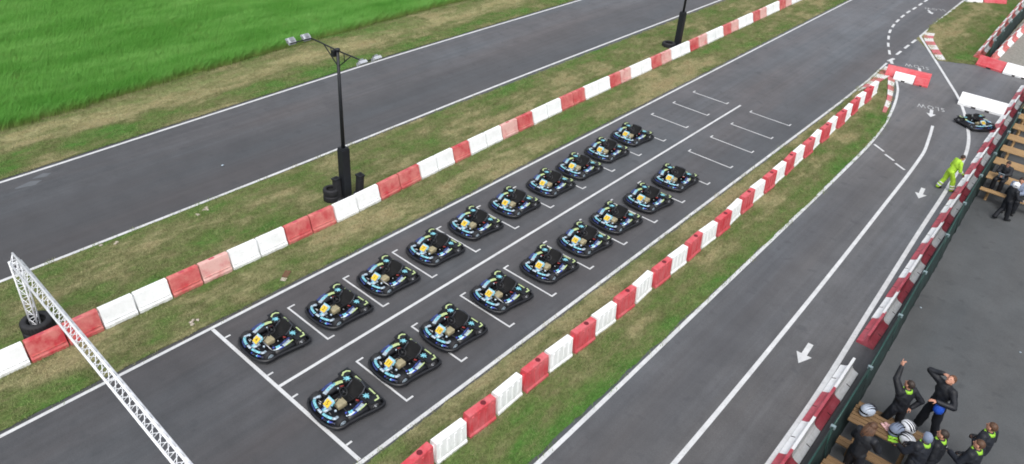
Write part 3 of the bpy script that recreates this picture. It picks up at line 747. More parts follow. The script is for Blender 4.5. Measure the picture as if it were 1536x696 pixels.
# ------------------------------------------------------------------ karts (nose towards -y)
KS, KO = .86, -.115
KT = Matrix.Translation((0, KO, 0)) @ Matrix.Diagonal((1, KS, 1, 1))
def make_kart():
    root = empty('go_kart'); K = lambda name: None
    b = MB()  # wrap-round bumper
    half = [(0, -.80), (.16, -.795), (.32, -.765), (.46, -.70), (.56, -.60), (.60, -.46), (.585, -.30), (.60, -.1), (.625, .15), (.655, .40), (.68, .62), (.675, .73), (.63, .79), (.45, .80), (.2, .80)]
    path = half+[(0, .80)]+[(-x, y) for x, y in half[::-1] if x > 0]
    b.tube([(x, y, .12) for x, y in path], .042, BLACK, 10, closed=True, flat=1.15); b.build('bumper', root)
    b = MB(); b.tube([(x*.93, y*.93, .075) for x, y in path], .03, DSTEEL, 8, closed=True); b.build('lower_bar', root)
    b = MB()  # tray and frame
    b.prism([(-.27, -.68), (.27, -.68), (.30, .1), (.30, .62), (-.30, .62), (-.30, .1)], .035, .05, BLACK, axis='z'); b.build('floor_tray', root)
    b = MB()
    for s in (-1, 1):
        b.tube([(s*.16, -.66, .09), (s*.3, -.35, .09), (s*.3, .3, .09), (s*.34, .7, .09)], .018, DSTEEL, 8)
        b.tube([(s*.3, -.2, .09), (s*.6, -.22, .11)], .014, DSTEEL, 6); b.tube([(s*.3, .32, .09), (s*.62, .32, .11)], .014, DSTEEL, 6)
    for y in (-.62, -.1, .28, .6): b.tube([(-.33, y, .09), (.33, y, .09)], .016, DSTEEL, 8)
    b.build('frame', root)
    for s in (-1, 1):  # side pods
        b = MB()
        pr = [(s*.34, .08), (s*.58, .07), (s*.60, .16), (s*.56, .235), (s*.42, .25), (s*.34, .2)]
        sect = []
        for y, k, dz in ((-.30, .72, -.04), (-.22, .95, 0), (.05, 1, .0), (.3, 1.02, -.01), (.38, .85, -.05)):
            sect.append([(s*.46+(x-s*.46)*k, y, max(.05, z+dz*(z > .12))) for x, z in pr])
        n = len(pr); vs = [v for q in sect for v in q]; fs = []
        for i in range(len(sect)-1):
            for j in range(n): fs.append((i*n+j, i*n+(j+1) % n, (i+1)*n+(j+1) % n, (i+1)*n+j))
        fs += [tuple(range(n))[::-1], tuple(range((len(sect)-1)*n, len(sect)*n))]
        b._add(vs, fs, BLACK, smooth=True); pod = b.build('side_pod', root)
        d = MB()
        def strip(pts, wd, z, m): # raised sticker on the pod's top
            P = [Vector((x, y, z)) for x, y in pts]
            ribbon(d, P, wd, z, m)
        if s > 0:
            strip([(.44, -.27), (.50, -.14), (.5, 0)], .14, .262, LIVERY); strip([(.52, -.02), (.5, .12), (.46, .26)], .09, .262, WHITE_P)
            strip([(.46, -.06), (.41, .14), (.38, .3)], .05, .264, BLUE); strip([(.55, .06), (.53, .2), (.5, .33)], .035, .264, LIME); strip([(.46, -.19), (.48, -.1)], .07, .266, CYAN)
        else:
            strip([(-.36, -.28), (-.42, -.1), (-.46, .08)], .1, .262, WHITE_P); strip([(-.47, -.26), (-.52, -.1), (-.53, .1)], .06, .264, BLUE)
            strip([(-.41, -.16), (-.44, 0), (-.47, .14)], .06, .266, CYAN); strip([(-.45, .1), (-.43, .26), (-.4, .33)], .09, .264, LIME)
        d.build('decal', pod)
    # front fairing
    b = MB(); arc = smooth_path([(-.40, -.36, .2), (-.42, -.5, .21), (-.33, -.6, .22), (-.15, -.67, .23), (0, -.68, .235), (.13, -.67, .23), (.27, -.62, .22), (.37, -.54, .21), (.36, -.44, .2)], 4)
    b.tube(arc, [.035]*2+[.05]*(len(arc)-4)+[.035]*2, BLACK, 10, flat=.75); fr = b.build('front_fairing', root)
    segs = [(0, 6, WHITE_P), (6, 13, CYAN), (14, 18, WHITE_P), (19, 26, CYAN), (26, len(arc)-1, WHITE_P)]
    for k0, k1, m in segs:
        d = MB(); d.tube([p+Vector((0, 0, .012)) for p in arc[k0:k1+1]], .043, m, 10, flat=.75); d.build('decal', fr)
    d = MB(); d.tube([p+Vector((p.x*.12, -.035, -.07)) for p in arc[19:31]], .03, LIVERY, 8); d.tube([p+Vector((p.x*.12, -.035, -.07)) for p in arc[3:13]], .025, BLUE, 8); d.build('decal', fr)
    # front panel rising to the steering wheel, with number plate
    b = MB(); M = Matrix.Translation((-.02, -.42, .33)) @ Matrix.Rotation(R(32), 4, 'X')
    v = [(-.07, -.13, 0), (.07, -.13, 0), (.115, .0, .012), (.105, .12, 0), (-.105, .12, 0), (-.115, .0, .012)]
    b._add([(x, y, z) for x, y, z in v]+[(x, y, z-.02) for x, y, z in v], [tuple(range(6)), tuple(range(11, 5, -1))]+[(i, 6+i, 6+(i+1) % 6, (i+1) % 6) for i in range(6)], WHITE_P, M=M)
    b.box(-.11, .11, .121, .14, -.02, .012, CYAN, M=M); b.box(.113, .135, .0, .12, -.02, .008, CYAN, M=M); fp = b.build('front_panel', root)
    b = MB(); b.box(-.085, .085, -.1, .075, .014, .02, YEL, M=M, bev=.002); b.build('number_plate', fp)
    b = MB(); b.tube([(-.03, -.66, .2), (-.05, -.5, .22), (-.09, -.42, .26)], .035, BLUE, 8); b.tube([(.03, -.66, .2), (.05, -.5, .22), (.09, -.42, .26)], .035, WHITE_P, 8)
    b.tube([(0, -.64, .21), (0, -.42, .26)], .03, CYAN, 8); b.build('panel_bracket', root)
    # tank, column, wheel, pedals
    b = MB(); b.box(-.10, .15, -.25, .03, .1, .23, CREAM, bev=.04); tk = b.build('fuel_tank', root)
    b = MB(); b.lathe([(0, .25), (.028, .25), (.032, .225), (0, .225)], BLACK, 12, M=Matrix.Translation((-.05, -.03, 0)), closed=False); b.build('filler_cap', tk)
    b = MB(); b.tube([(0, -.4, .12), (-.02, .04, .39)], .012, DSTEEL, 8); b.build('steering_column', root)
    b = MB(); M = Matrix.Translation((-.02, .05, .40)) @ Matrix.Rotation(R(40), 4, 'X')
    ring = [(.115*math.cos(a), .095*math.sin(a), 0) for a in [2*PI*i/24 for i in range(24)]]
    b.tube(ring, .012, BLACK, 8, closed=True, M=M)
    for a in (R(20), R(160), R(270)): b.tube([(0, 0, -.01), (.11*math.cos(a), .09*math.sin(a), 0)], .008, BLACK, 6, M=M)
    b.ell((0, 0, 0), (.04, .035, .02), BLACK, M=M); b.build('steering_wheel', root)
    for s in (-1, 1):
        b = MB(); b.tube([(s*.2, -.5, .07), (s*.2, -.54, .24), (s*.24, -.54, .25), (s*.16, -.54, .25)], .012, STEEL, 6); b.build('pedal', root)
    b = MB(); b.ell((.17, -.36, .2), (.032, .032, .03), WHITE_P); b.ell((-.27, .08, .29), (.022, .022, .022), WHITE_P); b.ell((.27, .02, .24), (.022, .02, .02), STEEL)
    b.tube([(-.27, .08, .1), (-.27, .08, .28)], .01, DSTEEL, 6); b.build('lever_knob', root)
    # seat
    b = MB(); ux = [-.19, -.18, -.13, -.05, .05, .13, .18, .19]
    rows = []
    side = [.17, .09, .02, 0, 0, .02, .09, .17]
    prof = [(.06, .12, .6), (.14, .075, .85), (.30, .065, 1), (.42, .10, 1.06), (.50, .20, 1.08), (.55, .32, 1.05), (.59, .40, .95)]
    for (y, z, kk) in prof:
        back = max(0, (z-.1)/.4)
        rows.append([b.bm.verts.new((u*kk*(1+.1*back), y-side[i]*back*.75, z+side[i]*(1-back)*(1.05 if y > .12 else .3))) for i, u in enumerate(ux)])
    k = b.mi(plain('seat_shell', '101114', .85, 0, .25, 10))
    for r0, r1 in zip(rows, rows[1:]):
        for i in range(len(ux)-1):
            f = b.bm.faces.new((r0[i], r0[i+1], r1[i+1], r1[i])); f.material_index = k; f.smooth = True
    se = b.build('seat', root); md = se.modifiers.new('t', 'SOLIDIFY'); md.thickness = .018; md = se.modifiers.new('s', 'SUBSURF'); md.levels = 1; md.render_levels = 1
    b = MB(); b.tube([(-.215, .30, .23), (-.225, .46, .33), (-.18, .57, .40), (0, .60, .42), (.18, .57, .40), (.225, .46, .33), (.215, .30, .23)], .016, plain('seat_edge_trim', '3c4048', .45), 8); b.build('seat_trim', se)
    # engine and covers
    b = MB(); b.box(.27, .47, .30, .58, .08, .30, BLACK, bev=.03); b.box(.30, .44, .33, .54, .30, .34, DSTEEL, bev=.01)
    for k in range(5): b.box(.475, .50, .34+.04*k, .36+.04*k, .12, .26, DSTEEL)
    b.tube([(.36, .30, .2), (.42, .2, .18), (.44, .02, .15)], .022, STEEL, 8); b.tube([(.30, .26, .24), (.25, .2, .26)], .02, plain('red_hose', '8a2f2c'), 8)
    b.lathe([(0, 0), (.05, 0), (.05, .05), (0, .05)], plain('red_knob', '7d2b2d'), 12, M=Matrix.Translation((.40, .24, .2)), closed=False)
    eng = b.build('engine', root)
    b = MB(); b.box(-.46, -.27, .34, .56, .08, .31, BLACK, bev=.03); b.tube([(-.33, .3, .2), (-.36, .2, .2)], .018, plain('red_hose', '8a2f2c'), 8); bb = b.build('battery_box', root)
    def star(cx, cy, z, m, par, seed):
        d = MB(); r_ = random.Random(seed); pts = []
        for i in range(14):
            a = 2*PI*i/14; rr = (.05 if i % 2 else .098)*r_.uniform(.8, 1.15); pts.append((cx+rr*math.cos(a), cy+rr*math.sin(a)))
        d.prism(pts, z, z+.006, m, axis='z'); d.build('decal', par)
    star(.38, .43, .345, CYAN, eng, 2); star(-.37, .44, .315, CYAN, bb, 5)
    # rear covers and lime stripes on the rear bumper
    b = MB(); b.box(-.56, .56, .63, .765, .16, .245, BLACK, bev=.03)
    for s in (-1, 1):
        b.prism([(s*.44, .36), (s*.63, .36), (s*.66, .7), (s*.45, .7)], .295, .32, BLACK, axis='z')
    rc = b.build('rear_cover', root)
    d = MB()
    ribbon(d, [(-.5, .40), (-.57, .5), (-.56, .6), (-.5, .66)], .045, .324, LIME)
    ribbon(d, [(-.36, .70), (-.14, .705)], .05, .25, LIME); ribbon(d, [(.16, .705), (.52, .70)], .042, .25, LIME)
    ribbon(d, [(.50, .66), (.60, .63), (.6, .5)], .045, .324, LIME); ribbon(d, [(-.1, .64), (.0, .64)], .02, .25, WHITE_P)
    d.build('decal', rc)
    b = MB(); b.tube([(-.5, .5, .14), (.5, .5, .14)], .02, STEEL, 8); b.build('rear_axle', root)
    for s in (-1, 1):
        for y, r, wd, x in ((-.43, .14, .13, .49), (.52, .145, .19, .55)):
            M = Matrix.Translation((s*x, y, r)) @ Matrix.Rotation(s*PI/2, 4, 'Y')
            t = MB(); ri = r*.52
            t.lathe([(ri, -wd*.4), (r*.9, -wd*.5), (r, -wd*.32), (r, wd*.32), (r*.9, wd*.5), (ri, wd*.4)], RUBBER, 24, M=M); wh = t.build('wheel', root)
            t = MB(); t.lathe([(ri+.004, -wd*.36), (ri+.004, wd*.42), (ri*.8, wd*.44), (ri*.72, wd*.25), (ri*.35, wd*.22), (ri*.3, wd*.48), (0, wd*.5)], STEEL if y > 0 else WHITE_P, 20, M=M, closed=False); t.build('rim', wh)
        b = MB(); b.tube([(s*.3, -.42, .12), (s*.44, -.43, .125)], .016, STEEL, 8); b.build('stub_axle', root)
    T = KT
    for c in kids(root):
        wheel = c.name.startswith('wheel')
        cy = sum(v.co.y for v in c.data.vertices)/len(c.data.vertices)
        Q = Matrix.Translation((0, KS*cy+KO-cy, 0)) if wheel else T
        c.data.transform(Q)
        for g in kids(c): g.data.transform(Q)
    return root
proto = make_kart()
kL = [(-12.86, 7.19), (-12.70, 9.02), (-12.80, 10.78), (-12.88, 12.66), (-12.96, 14.46), (-12.93, 16.28), (-12.90, 18.16), (-12.93, 19.86), (-12.98, 21.66), (-13.05, 23.5)]
kR = [(-10.02, 7.14), (-10.04, 8.90), (-10.03, 10.54), (-10.12, 12.5), (-10.02, 14.46), (-10.03, 16.24), (-10.06, 17.97), (-9.99, 19.82), (-10.08, 21.75)]
nums = [('L', 0, '4'), ('L', 1, '2'), ('L', 2, '1'), ('L', 3, '7'), ('L', 4, '9'), ('L', 5, '8'), ('L', 6, '6'), ('L', 7, '3'), ('L', 8, '14'), ('L', 9, '15'),
        ('R', 0, '5'), ('R', 1, '11'), ('R', 2, '18'), ('R', 3, '17'), ('R', 4, '12'), ('R', 5, '16'), ('R', 6, '13'), ('R', 7, '10'), ('R', 8, '19')]
first = True; rk = random.Random(21); NUMC = plain('number_print', '5d4a1c', .6)
def kart_number(kart, s):
    fp = [c for c in kids(kart) if c.name.startswith('front_panel')][0]
    t = text_mesh(s, .15, NUMC, 'number'); M = Matrix.Translation((-.02, -.42, .33)) @ Matrix.Rotation(R(32), 4, 'X') @ Matrix.Translation((0, -.012, .0215))
    t.data.transform(KT @ M); t.parent = fp
karts = []
for side, i, num in nums:
    o = proto if first else copy_tree(proto); first = False; karts.append((o, num))
    x, y = (kL if side == 'L' else kR)[i]; o.location = (x, y, .008); o.rotation_euler.z = R(rk.uniform(-3, 3)+(1.5 if side == 'L' else 0))
    cn = 'left' if side == 'L' else 'right'; bar = (side, i) in (('L', 0), ('L', 2), ('R', 3))
    if i == 0: d = 'first behind the start line in the %s column' % cn
    elif i == (9 if side == 'L' else 8): d = 'last at the back of the %s column' % cn
    else: d = '%s from the start line in the %s column' % (ORD[i], cn)
    tag(o, 'black kart%s, %s' % (' with number 5' if num == '5' else ', pale rod across' if bar else '', d), 'kart', 'parked karts of the fleet')
    o['_bar'] = int(bar)
o = copy_tree(proto); karts.append((o, '20')); o.location = (-3.42, 36.15, .014); o.rotation_euler.z = R(54); o.scale = (1.02, .86, .95)
st = [c for c in kids(o) if c.name.startswith('seat')]
for c in st:
    c.scale.x = .72; c.location.x = -.2; d = copy_tree(c, o); d.location.x = .2
tag(o, 'lone extra-wide black kart standing in the pit lane before the long white barrier', 'kart', 'parked karts of the fleet')
for o, num in karts:
    kart_number(o, num)
    if '_bar' in o.keys():
        if o['_bar']:
            b = MB(); b.tube([(-.02, -.40, .3), (.46, -.36, .2)], .014, STEEL, 8); b.build('loose_rod', o)
        del o['_bar']

# ------------------------------------------------------------------ picnic tables
def picnic_table(name, L, wood, M=None, W=.74):
    """origin centre of base; planks run along x"""
    root = empty(name); h = L/2
    for k in range(5):
        b = MB(); y = -W/2+W/5*(k+.5); b.box(-h, h, y-W/10+.012, y+W/10-.012, .705, .74, wood, bev=.004); b.build('top_plank', root)
    for s in (-1, 1):
        b = MB()
        for k in range(2): b.box(-h, h, s*(.62+.13*k)-.06, s*(.62+.13*k)+.06, .41, .445, wood, bev=.004)
        b.build('bench', root)
    for s in (-1, 1):
        x = s*(h-.28); b = MB()
        for t in (-1, 1):
            b.tube([(x, t*.62, .0), (x, t*.2, .7)], .045, wood, 4)
        b.box(x-.03, x+.03, -.74, .74, .335, .405, wood); b.box(x-.03, x+.03, -.33, .33, .645, .703, wood); b.build('leg_frame', root)
    return root
def ptab(px, py, L, W, rz, label, wood):
    o = picnic_table('picnic_table', L, wood, W=W); o.location = (px, py, .008); o.rotation_euler.z = rz; tag(o, label, 'table', 'picnic tables in the paddock'); return o
T1 = ptab(-.58, 14.40, 1.5, .62, R(1), 'wooden picnic table with helmets on it, beside the fence and the gathered people', WOOD)
T2 = ptab(-.55, 12.30, 1.5, .7, R(0), 'wooden picnic table at the bottom edge of the picture beside the fence', WOOD)
for k, (y, x0, nm) in enumerate(((29.75, -1.78, 'nearest pale table of the row by the fence, with people sitting on it'), (31.3, -1.86, 'second pale table of the row by the fence, just behind the seated people'),
                                 (32.75, -1.9, 'third pale table of the row by the fence'), (34.15, -1.95, 'fourth pale table of the row by the fence'), (35.55, -2.0, 'fifth pale table of the row by the fence'),
                                 (36.95, -2.1, 'sixth pale table of the row by the fence'), (38.35, -2.2, 'seventh pale table of the row by the fence'))):
    o = ptab(x0+1.25, y, 2.5, .66, R(1), nm, WOOD2)
    if k:   # trestle tables packed close together, without benches
        for c in kids(o):
            if c.name.startswith('bench'): bpy.data.objects.remove(c)

# ------------------------------------------------------------------ people
def remesh_obj(b, name, parent, vox, mats=None, smooth=3):
    """union of limbs -> one continuous surface"""
    o = b.build(name); m = o.modifiers.new('r', 'REMESH'); m.mode = 'VOXEL'; m.voxel_size = vox; m.use_smooth_shade = True
    s = o.modifiers.new('s', 'SMOOTH'); s.iterations = smooth; s.factor = .5
    dg = bpy.context.evaluated_depsgraph_get(); me = bpy.data.meshes.new_from_object(o.evaluated_get(dg)); old = o.data
    mts = list(old.materials); o.modifiers.clear(); o.data = me; me.materials.clear()
    for q in (mats or mts[:1]): me.materials.append(q)
    for p in me.polygons: p.material_index = 0; p.use_smooth = True
    bpy.data.meshes.remove(old); me.name = name; o.parent = parent
    return o
def limb(b, a, c, ra, rc, m):
    a, c = Vector(a), Vector(c); n = 5
    b.tube([a.lerp(c, i/n) for i in range(n+1)], [ra+(rc-ra)*i/n for i in range(n+1)], m, 12)
    b.ell(a, (ra,)*3, m, 12, 8); b.ell(c, (rc,)*3, m, 12, 8)
def hand(b, wrist, d, up, m, curl=.5, point=False):
    """palm, four unequal bent fingers and a thumb off the side"""
    d = Vector(d).normalized(); up = Vector(up); up = (up-d*up.dot(d)).normalized(); s = d.cross(up)
    p = Vector(wrist)+d*.055
    M = Matrix(((d.x, s.x, up.x, p.x), (d.y, s.y, up.y, p.y), (d.z, s.z, up.z, p.z), (0, 0, 0, 1)))
    b.ell((0, 0, 0), (.055, .043, .018), m, 12, 8, M=M)
    for i, (off, L) in enumerate(((-.031, .072), (-.010, .082), (.011, .077), (.031, .06))):
        cu = curl if not (point and i == 0) else .02
        a0 = Vector((.042, off, 0)); ang = cu; q = a0; pts = [q]
        for seg in (.45, .32, .23):
            ang += cu*.6; q = q+Vector((math.cos(ang), 0, -math.sin(ang)))*L*seg; pts.append(q)
        b.tube(pts, [.0105, .0098, .009, .008], m, 8, M=M); b.ell(pts[-1], (.008,)*3, m, 8, 6, M=M)
    b.tube([(-.02, -.035, 0), (.012, -.066, -.012), (.035, -.074, -.024)], [.014, .011, .009], m, 8, M=M); b.ell((.035, -.074, -.024), (.009,)*3, m, 8, 6, M=M)
def person(label, loc, rz, J=None, hair=HAIR_D, suit=SUIT, collar=NEON, face=(0, 0), scale=1.0, hair_len=0, helmet=None, bands=None, gloves=None, hood=None,
           curl=(.5, .5), point=(False, False), zoff=.01, lower=None, handdir=(None, None), stripe=None):
    """local frame: facing +y, x to the person's right; face = (turn left +, look up +) in degrees"""
    j = dict(pel=(0, 0, .95), che=(0, .0, 1.28), nec=(0, 0, 1.46), shR=(.18, 0, 1.40), shL=(-.18, 0, 1.40), elR=(.24, -.03, 1.12), elL=(-.24, -.03, 1.12),
             wrR=(.23, .1, .9), wrL=(-.23, .1, .9), hiR=(.09, 0, .92), hiL=(-.09, 0, .92), knR=(.11, .03, .50), knL=(-.11, .03, .50), anR=(.12, 0, .09), anL=(-.12, 0, .09), toR=(.15, .17, .04), toL=(-.15, .17, .04))
    j.update(J or {}); j = {k: Vector(v) for k, v in j.items()}
    root = empty('person'); root.location = loc[:2]+(zoff,); root.rotation_euler.z = rz; root.scale = (scale,)*3; tag(root, label, 'person')
    # head frame
    hd = j['nec']+(j['nec']-j['che']).normalized()*.14+Vector((0, .015, 0))
    HM = Matrix.Translation(hd) @ Matrix.Rotation(R(face[0]), 4, 'Z') @ Matrix.Rotation(R(face[1]), 4, 'X')
    b = MB(); m = SKIN
    b.ell((0, 0, .0), (.074, .092, .108), m, 20, 14, M=HM); b.ell((0, .03, -.06), (.052, .058, .055), m, 16, 10, M=HM)
    b.ell((0, .094, -.012), (.013, .022, .024), m, 10, 8, M=HM); b.ell((0, .078, -.058), (.026, .014, .012), m, 10, 8, M=HM)
    for s in (-1, 1): b.ell((s*.076, -.005, -.012), (.012, .02, .03), m, 10, 8, M=HM)
    limb(b, j['nec']-Vector((0, 0, .04)), hd+Vector((0, -.01, -.06)), .056, .05, m)
    b.ell(j['che']+Vector((0, 0, .02)), (.13, .085, .16), m); limb(b, j['che'], j['pel'], .09, .1, m); limb(b, j['shR'], j['shL'], .05, .05, m)
    for s in 'RL':
        limb(b, j['sh'+s], j['el'+s], .04, .033, m); limb(b, j['el'+s], j['wr'+s], .033, .024, m)
        limb(b, j['hi'+s], j['kn'+s], .06, .045, m); limb(b, j['kn'+s], j['an'+s], .045, .032, m); limb(b, j['an'+s], j['to'+s], .032, .025, m)
        i = 'RL'.index(s); d = Vector(handdir[i]) if handdir[i] else j['wr'+s]-j['el'+s]
        up = Vector((0, 0, 1)) if abs(d.normalized().z) < .8 else Vector((1 if s == 'R' else -1, 0, 0))
        hand(b, j['wr'+s], d, up, m, curl[i], point[i])
    remesh_obj(b, 'body', root, .0075, smooth=2)
    # overalls
    def suit_mesh(name, mat, parts):
        b = MB(); m = mat
        if 'top' in parts:
            b.ell(j['che']+Vector((0, 0, .0)), (.215, .15, .23), m); limb(b, j['che']-Vector((0, 0, .05)), j['pel']+Vector((0, 0, .0)), .165, .168, m)
            limb(b, j['shR'], j['shL'], .09, .09, m); limb(b, j['nec']-Vector((0, .01, .06)), j['nec']-Vector((0, 0, .01)), .08, .062, m)
            for s in 'RL':
                limb(b, j['sh'+s], j['el'+s], .088, .074, m); limb(b, j['el'+s], j['el'+s].lerp(j['wr'+s], .95), .074, .052, m)
        if 'legs' in parts:
            b.ell(j['pel']-Vector((0, 0, .02)), (.185, .155, .13), m)
            for s in 'RL':
                limb(b, j['hi'+s], j['kn'+s], .115, .09, m); limb(b, j['kn'+s], j['kn'+s].lerp(j['an'+s], .95), .092, .085, m)
        # folds
        for v in b.bm.verts:
            n_ = noise.noise(Vector((v.co.x*9, v.co.y*9, v.co.z*22)))*.016+noise.noise(v.co*4+Vector((3, 1, 2)))*.02; v.co += Vector((n_, n_*.7, n_*.3))
        return remesh_obj(b, name, root, .012, smooth=2)
    if lower:
        suit_mesh('jacket', suit, ('top',)); suit_mesh('trousers', lower, ('legs',))
    else: suit_mesh('overalls', suit, ('top', 'legs'))
    if collar:
        ax = (j['nec']-j['che']).normalized(); q = ax.to_track_quat('Z', 'Y').to_matrix().to_4x4(); M = Matrix.Translation(j['nec']-ax*.015) @ q
        b = MB(); b.lathe([(.095, -.03), (.118, -.015), (.1, .03), (.08, .045), (.07, .03), (.08, -.01)], collar, 22, M=M); b.build('collar', root)
    for s in 'RL':
        b = MB(); limb(b, j['an'+s]+Vector((0, 0, .04)), j['an'+s], .056, .055, BOOT); limb(b, j['an'+s]-Vector((0, 0, .03)), j['to'+s], .05, .045, BOOT)
        for v in b.bm.verts: v.co.z = max(v.co.z, min(j['an'+s].z, j['to'+s].z)-.04)
        remesh_obj(b, 'boot', root, .011, smooth=1)
        if gloves:
            b = MB(); d = (j['wr'+s]-j['el'+s]).normalized(); b2 = j['wr'+s]
            hand(b, b2, Vector(handdir['RL'.index(s)]) if handdir['RL'.index(s)] else d, Vector((0, 0, 1)) if abs(d.z) < .8 else Vector((1 if s == 'R' else -1, 0, 0)), gloves, curl['RL'.index(s)])
            for v in b.bm.verts: v.co += (v.co-(b2+d*.06)).normalized()*.006
            limb(b, b2-d*.06, b2+d*.02, .042, .036, gloves); b.build('glove', root)
        if bands:
            for t in (.5, .8):
                p = j['kn'+s].lerp(j['an'+s], t); d = (j['an'+s]-j['kn'+s]).normalized()
                b = MB(); b.tube([p-d*.03, p+d*.03], .096, SILVER, 14); b.build('reflective_band', root)
            p = j['el'+s].lerp(j['wr'+s], .35); d = (j['wr'+s]-j['el'+s]).normalized(); b = MB(); b.tube([p-d*.03, p+d*.03], .076, SILVER, 14); b.build('reflective_band', root)
    b = MB()
    for s in (-1, 1): b.ell((s*.03, .083, .012), (.012, .008, .008), plain('eye_dark', '2b2320', .3), 8, 6, M=HM)
    b.build('eyes', root)
    if helmet:
        b = MB(); b.ell((0, -.01, .025), (.125, .15, .13), helmet, 22, 14, M=HM); b.ell((0, .06, -.06), (.095, .085, .065), helmet, 18, 10, M=HM); he = b.build('helmet', root)
        b = MB(); b.ell((0, .035, .01), (.115, .122, .055), VISOR, 20, 10, M=HM, keep=lambda c: c.y > .15); b.build('visor', he)
        b = MB(); b.ell((0, -.03, .04), (.128, .153, .06), plain('dark_trim', '2a2c33'), 20, 12, M=HM, keep=lambda c: c.y < -.2 and abs(c.z) < .4 and abs(c.x) > .35); b.build('shell_stripe', he)
    elif hood:
        b = MB(); b.ell((0, -.012, .012), (.092, .108, .125), hood, 20, 14, M=HM, keep=lambda c: c.y < .55 or c.z > .72); b.build('hood', root)
    else:
        b = MB()
        b.ell((0, -.014, .022), (.084, .1, .105), hair, 22, 16, M=HM, keep=lambda c: (c.z > .12 and c.y < .8) or (c.y < .05 and c.z > -.55) or c.z > .55)
        if hair_len:
            for i in range(9):
                a = PI+PI*i/8; x, y = .078*math.cos(a), .075*math.sin(a)-.01
                b.tube([HM @ Vector((x, y, .03)), HM @ Vector((x*1.2, y*1.15-.01, -.12)), HM @ Vector((x*1.15, y*1.1-.03, -.12-hair_len*.6)), HM @ Vector((x*.8, y*.9-.03, -.12-hair_len))], [.03, .036, .032, .012], hair, 8)
        for v in b.bm.verts: v.co += Vector((noise.noise(v.co*60), noise.noise(v.co*60+Vector((9, 0, 0))), noise.noise(v.co*60+Vector((0, 9, 0)))))*.007
        h_ = b.build('hair', root); so = h_.modifiers.new('t', 'SOLIDIFY'); so.thickness = .012
    if stripe:
        b = MB(); b.ell(j['che']-Vector((0, .01, .02)), (.178, .124, .12), stripe, 20, 14, keep=lambda c: c.y < -.2 and abs(c.x) > .1 and abs(c.z) < .6 and abs(c.x) < .75); b.build('back_patch', root)
    return root

def stand(px, py, hz=1.65):
    """world spot under a head seen at this pixel"""
    g = G(px, py, hz); return (g.x, g.y)

# pointing man: looks and points towards the track (-x, +y)
p1 = stand(1367, 577, 1.60)
person('man in black overalls and green collar pointing up with raised arm beyond the table', (p1[0]-.02, p1[1]-.05), R(52), dict(
    elL=(-.22, .18, 1.64), wrL=(-.12, .28, 1.9), elR=(.38, -.12, 1.16), wrR=(.2, -.1, .98), knL=(-.16, .1, .5), anL=(-.2, .02, .09), toL=(-.24, .19, .04), knR=(.15, .0, .5), anR=(.2, -.15, .09), toR=(.28, .0, .04)),
    hair=HAIR_D, face=(15, 12), point=(False, True))
p2 = stand(1424, 573, 1.62)
person('man in black shading his eyes with one hand, looking up, blue bag at his waist', p2, R(150), dict(
    elR=(.42, .06, 1.5), wrR=(.2, -.02, 1.6), elL=(-.36, .04, 1.14), wrL=(-.14, .3, 1.18), knR=(.13, .06, .5), anR=(.2, .02, .09), toR=(.26, .18, .04), knL=(-.14, .02, .5), anL=(-.2, -.08, .09), toL=(-.26, .08, .04),
    nec=(0, -.02, 1.46)), hair=HAIR_G, face=(0, 38), collar=None, curl=(.3, .3), handdir=((-.7, .05, .25), None), scale=1.04)
p3 = stand(1306, 640, 1.6)
person('person with long brown hair in black overalls leaning over the table, seen from behind', (p3[0]-.02, p3[1]-.12), R(-22), dict(
    che=(0, .05, 1.27), nec=(0, .1, 1.45), shR=(.18, .07, 1.38), shL=(-.18, .07, 1.38), elR=(.26, .2, 1.14), wrR=(.17, .42, 1.02), elL=(-.25, .12, 1.12), wrL=(-.12, .36, 1.0)), hair=HAIR_B, hair_len=.2, face=(-10, -18), collar=None)
p4 = stand(1394, 656, 1.6)
person('person in a grey-blue hood and black jacket with green collar at the table end', (p4[0]-.02, p4[1]-.06), R(60), dict(
    elR=(.26, .12, 1.14), wrR=(.14, .36, 1.0), elL=(-.26, .14, 1.14), wrL=(-.14, .38, 1.0)), gloves=BLACK, hood=GREY_BL, face=(0, -10), suit=SUIT2, lower=SUIT)
p5 = stand(1414, 651, 1.62)
person('dark-haired person with green collar right behind the hooded one', (p5[0]+.02, p5[1]), R(85), dict(elR=(.27, -.05, 1.14), wrR=(.2, .15, 1.0)), hair=HAIR_D, face=(5, 5))
p6 = stand(1489, 641, 1.62)
person('short-haired man with arms folded and green collar, rightmost at the bottom', p6, R(68), dict(
    elR=(.3, -.02, 1.12), wrR=(.05, .17, 1.14), elL=(-.3, -.02, 1.14), wrL=(-.07, .15, 1.1)), gloves=BLACK, hair=HAIR_B, face=(8, 5), suit=SUIT2, lower=SUIT)
p7 = stand(1470, 667, 1.62)
person('brown-haired man with green collar holding out a phone at the bottom right', p7, R(72), dict(
    elR=(.25, .02, 1.12), wrR=(.1, .2, 1.08), elL=(-.25, .1, 1.14), wrL=(-.16, .36, 1.12)), gloves=BLACK, hair=HAIR_B, face=(12, 0), suit=SUIT2, lower=SUIT)
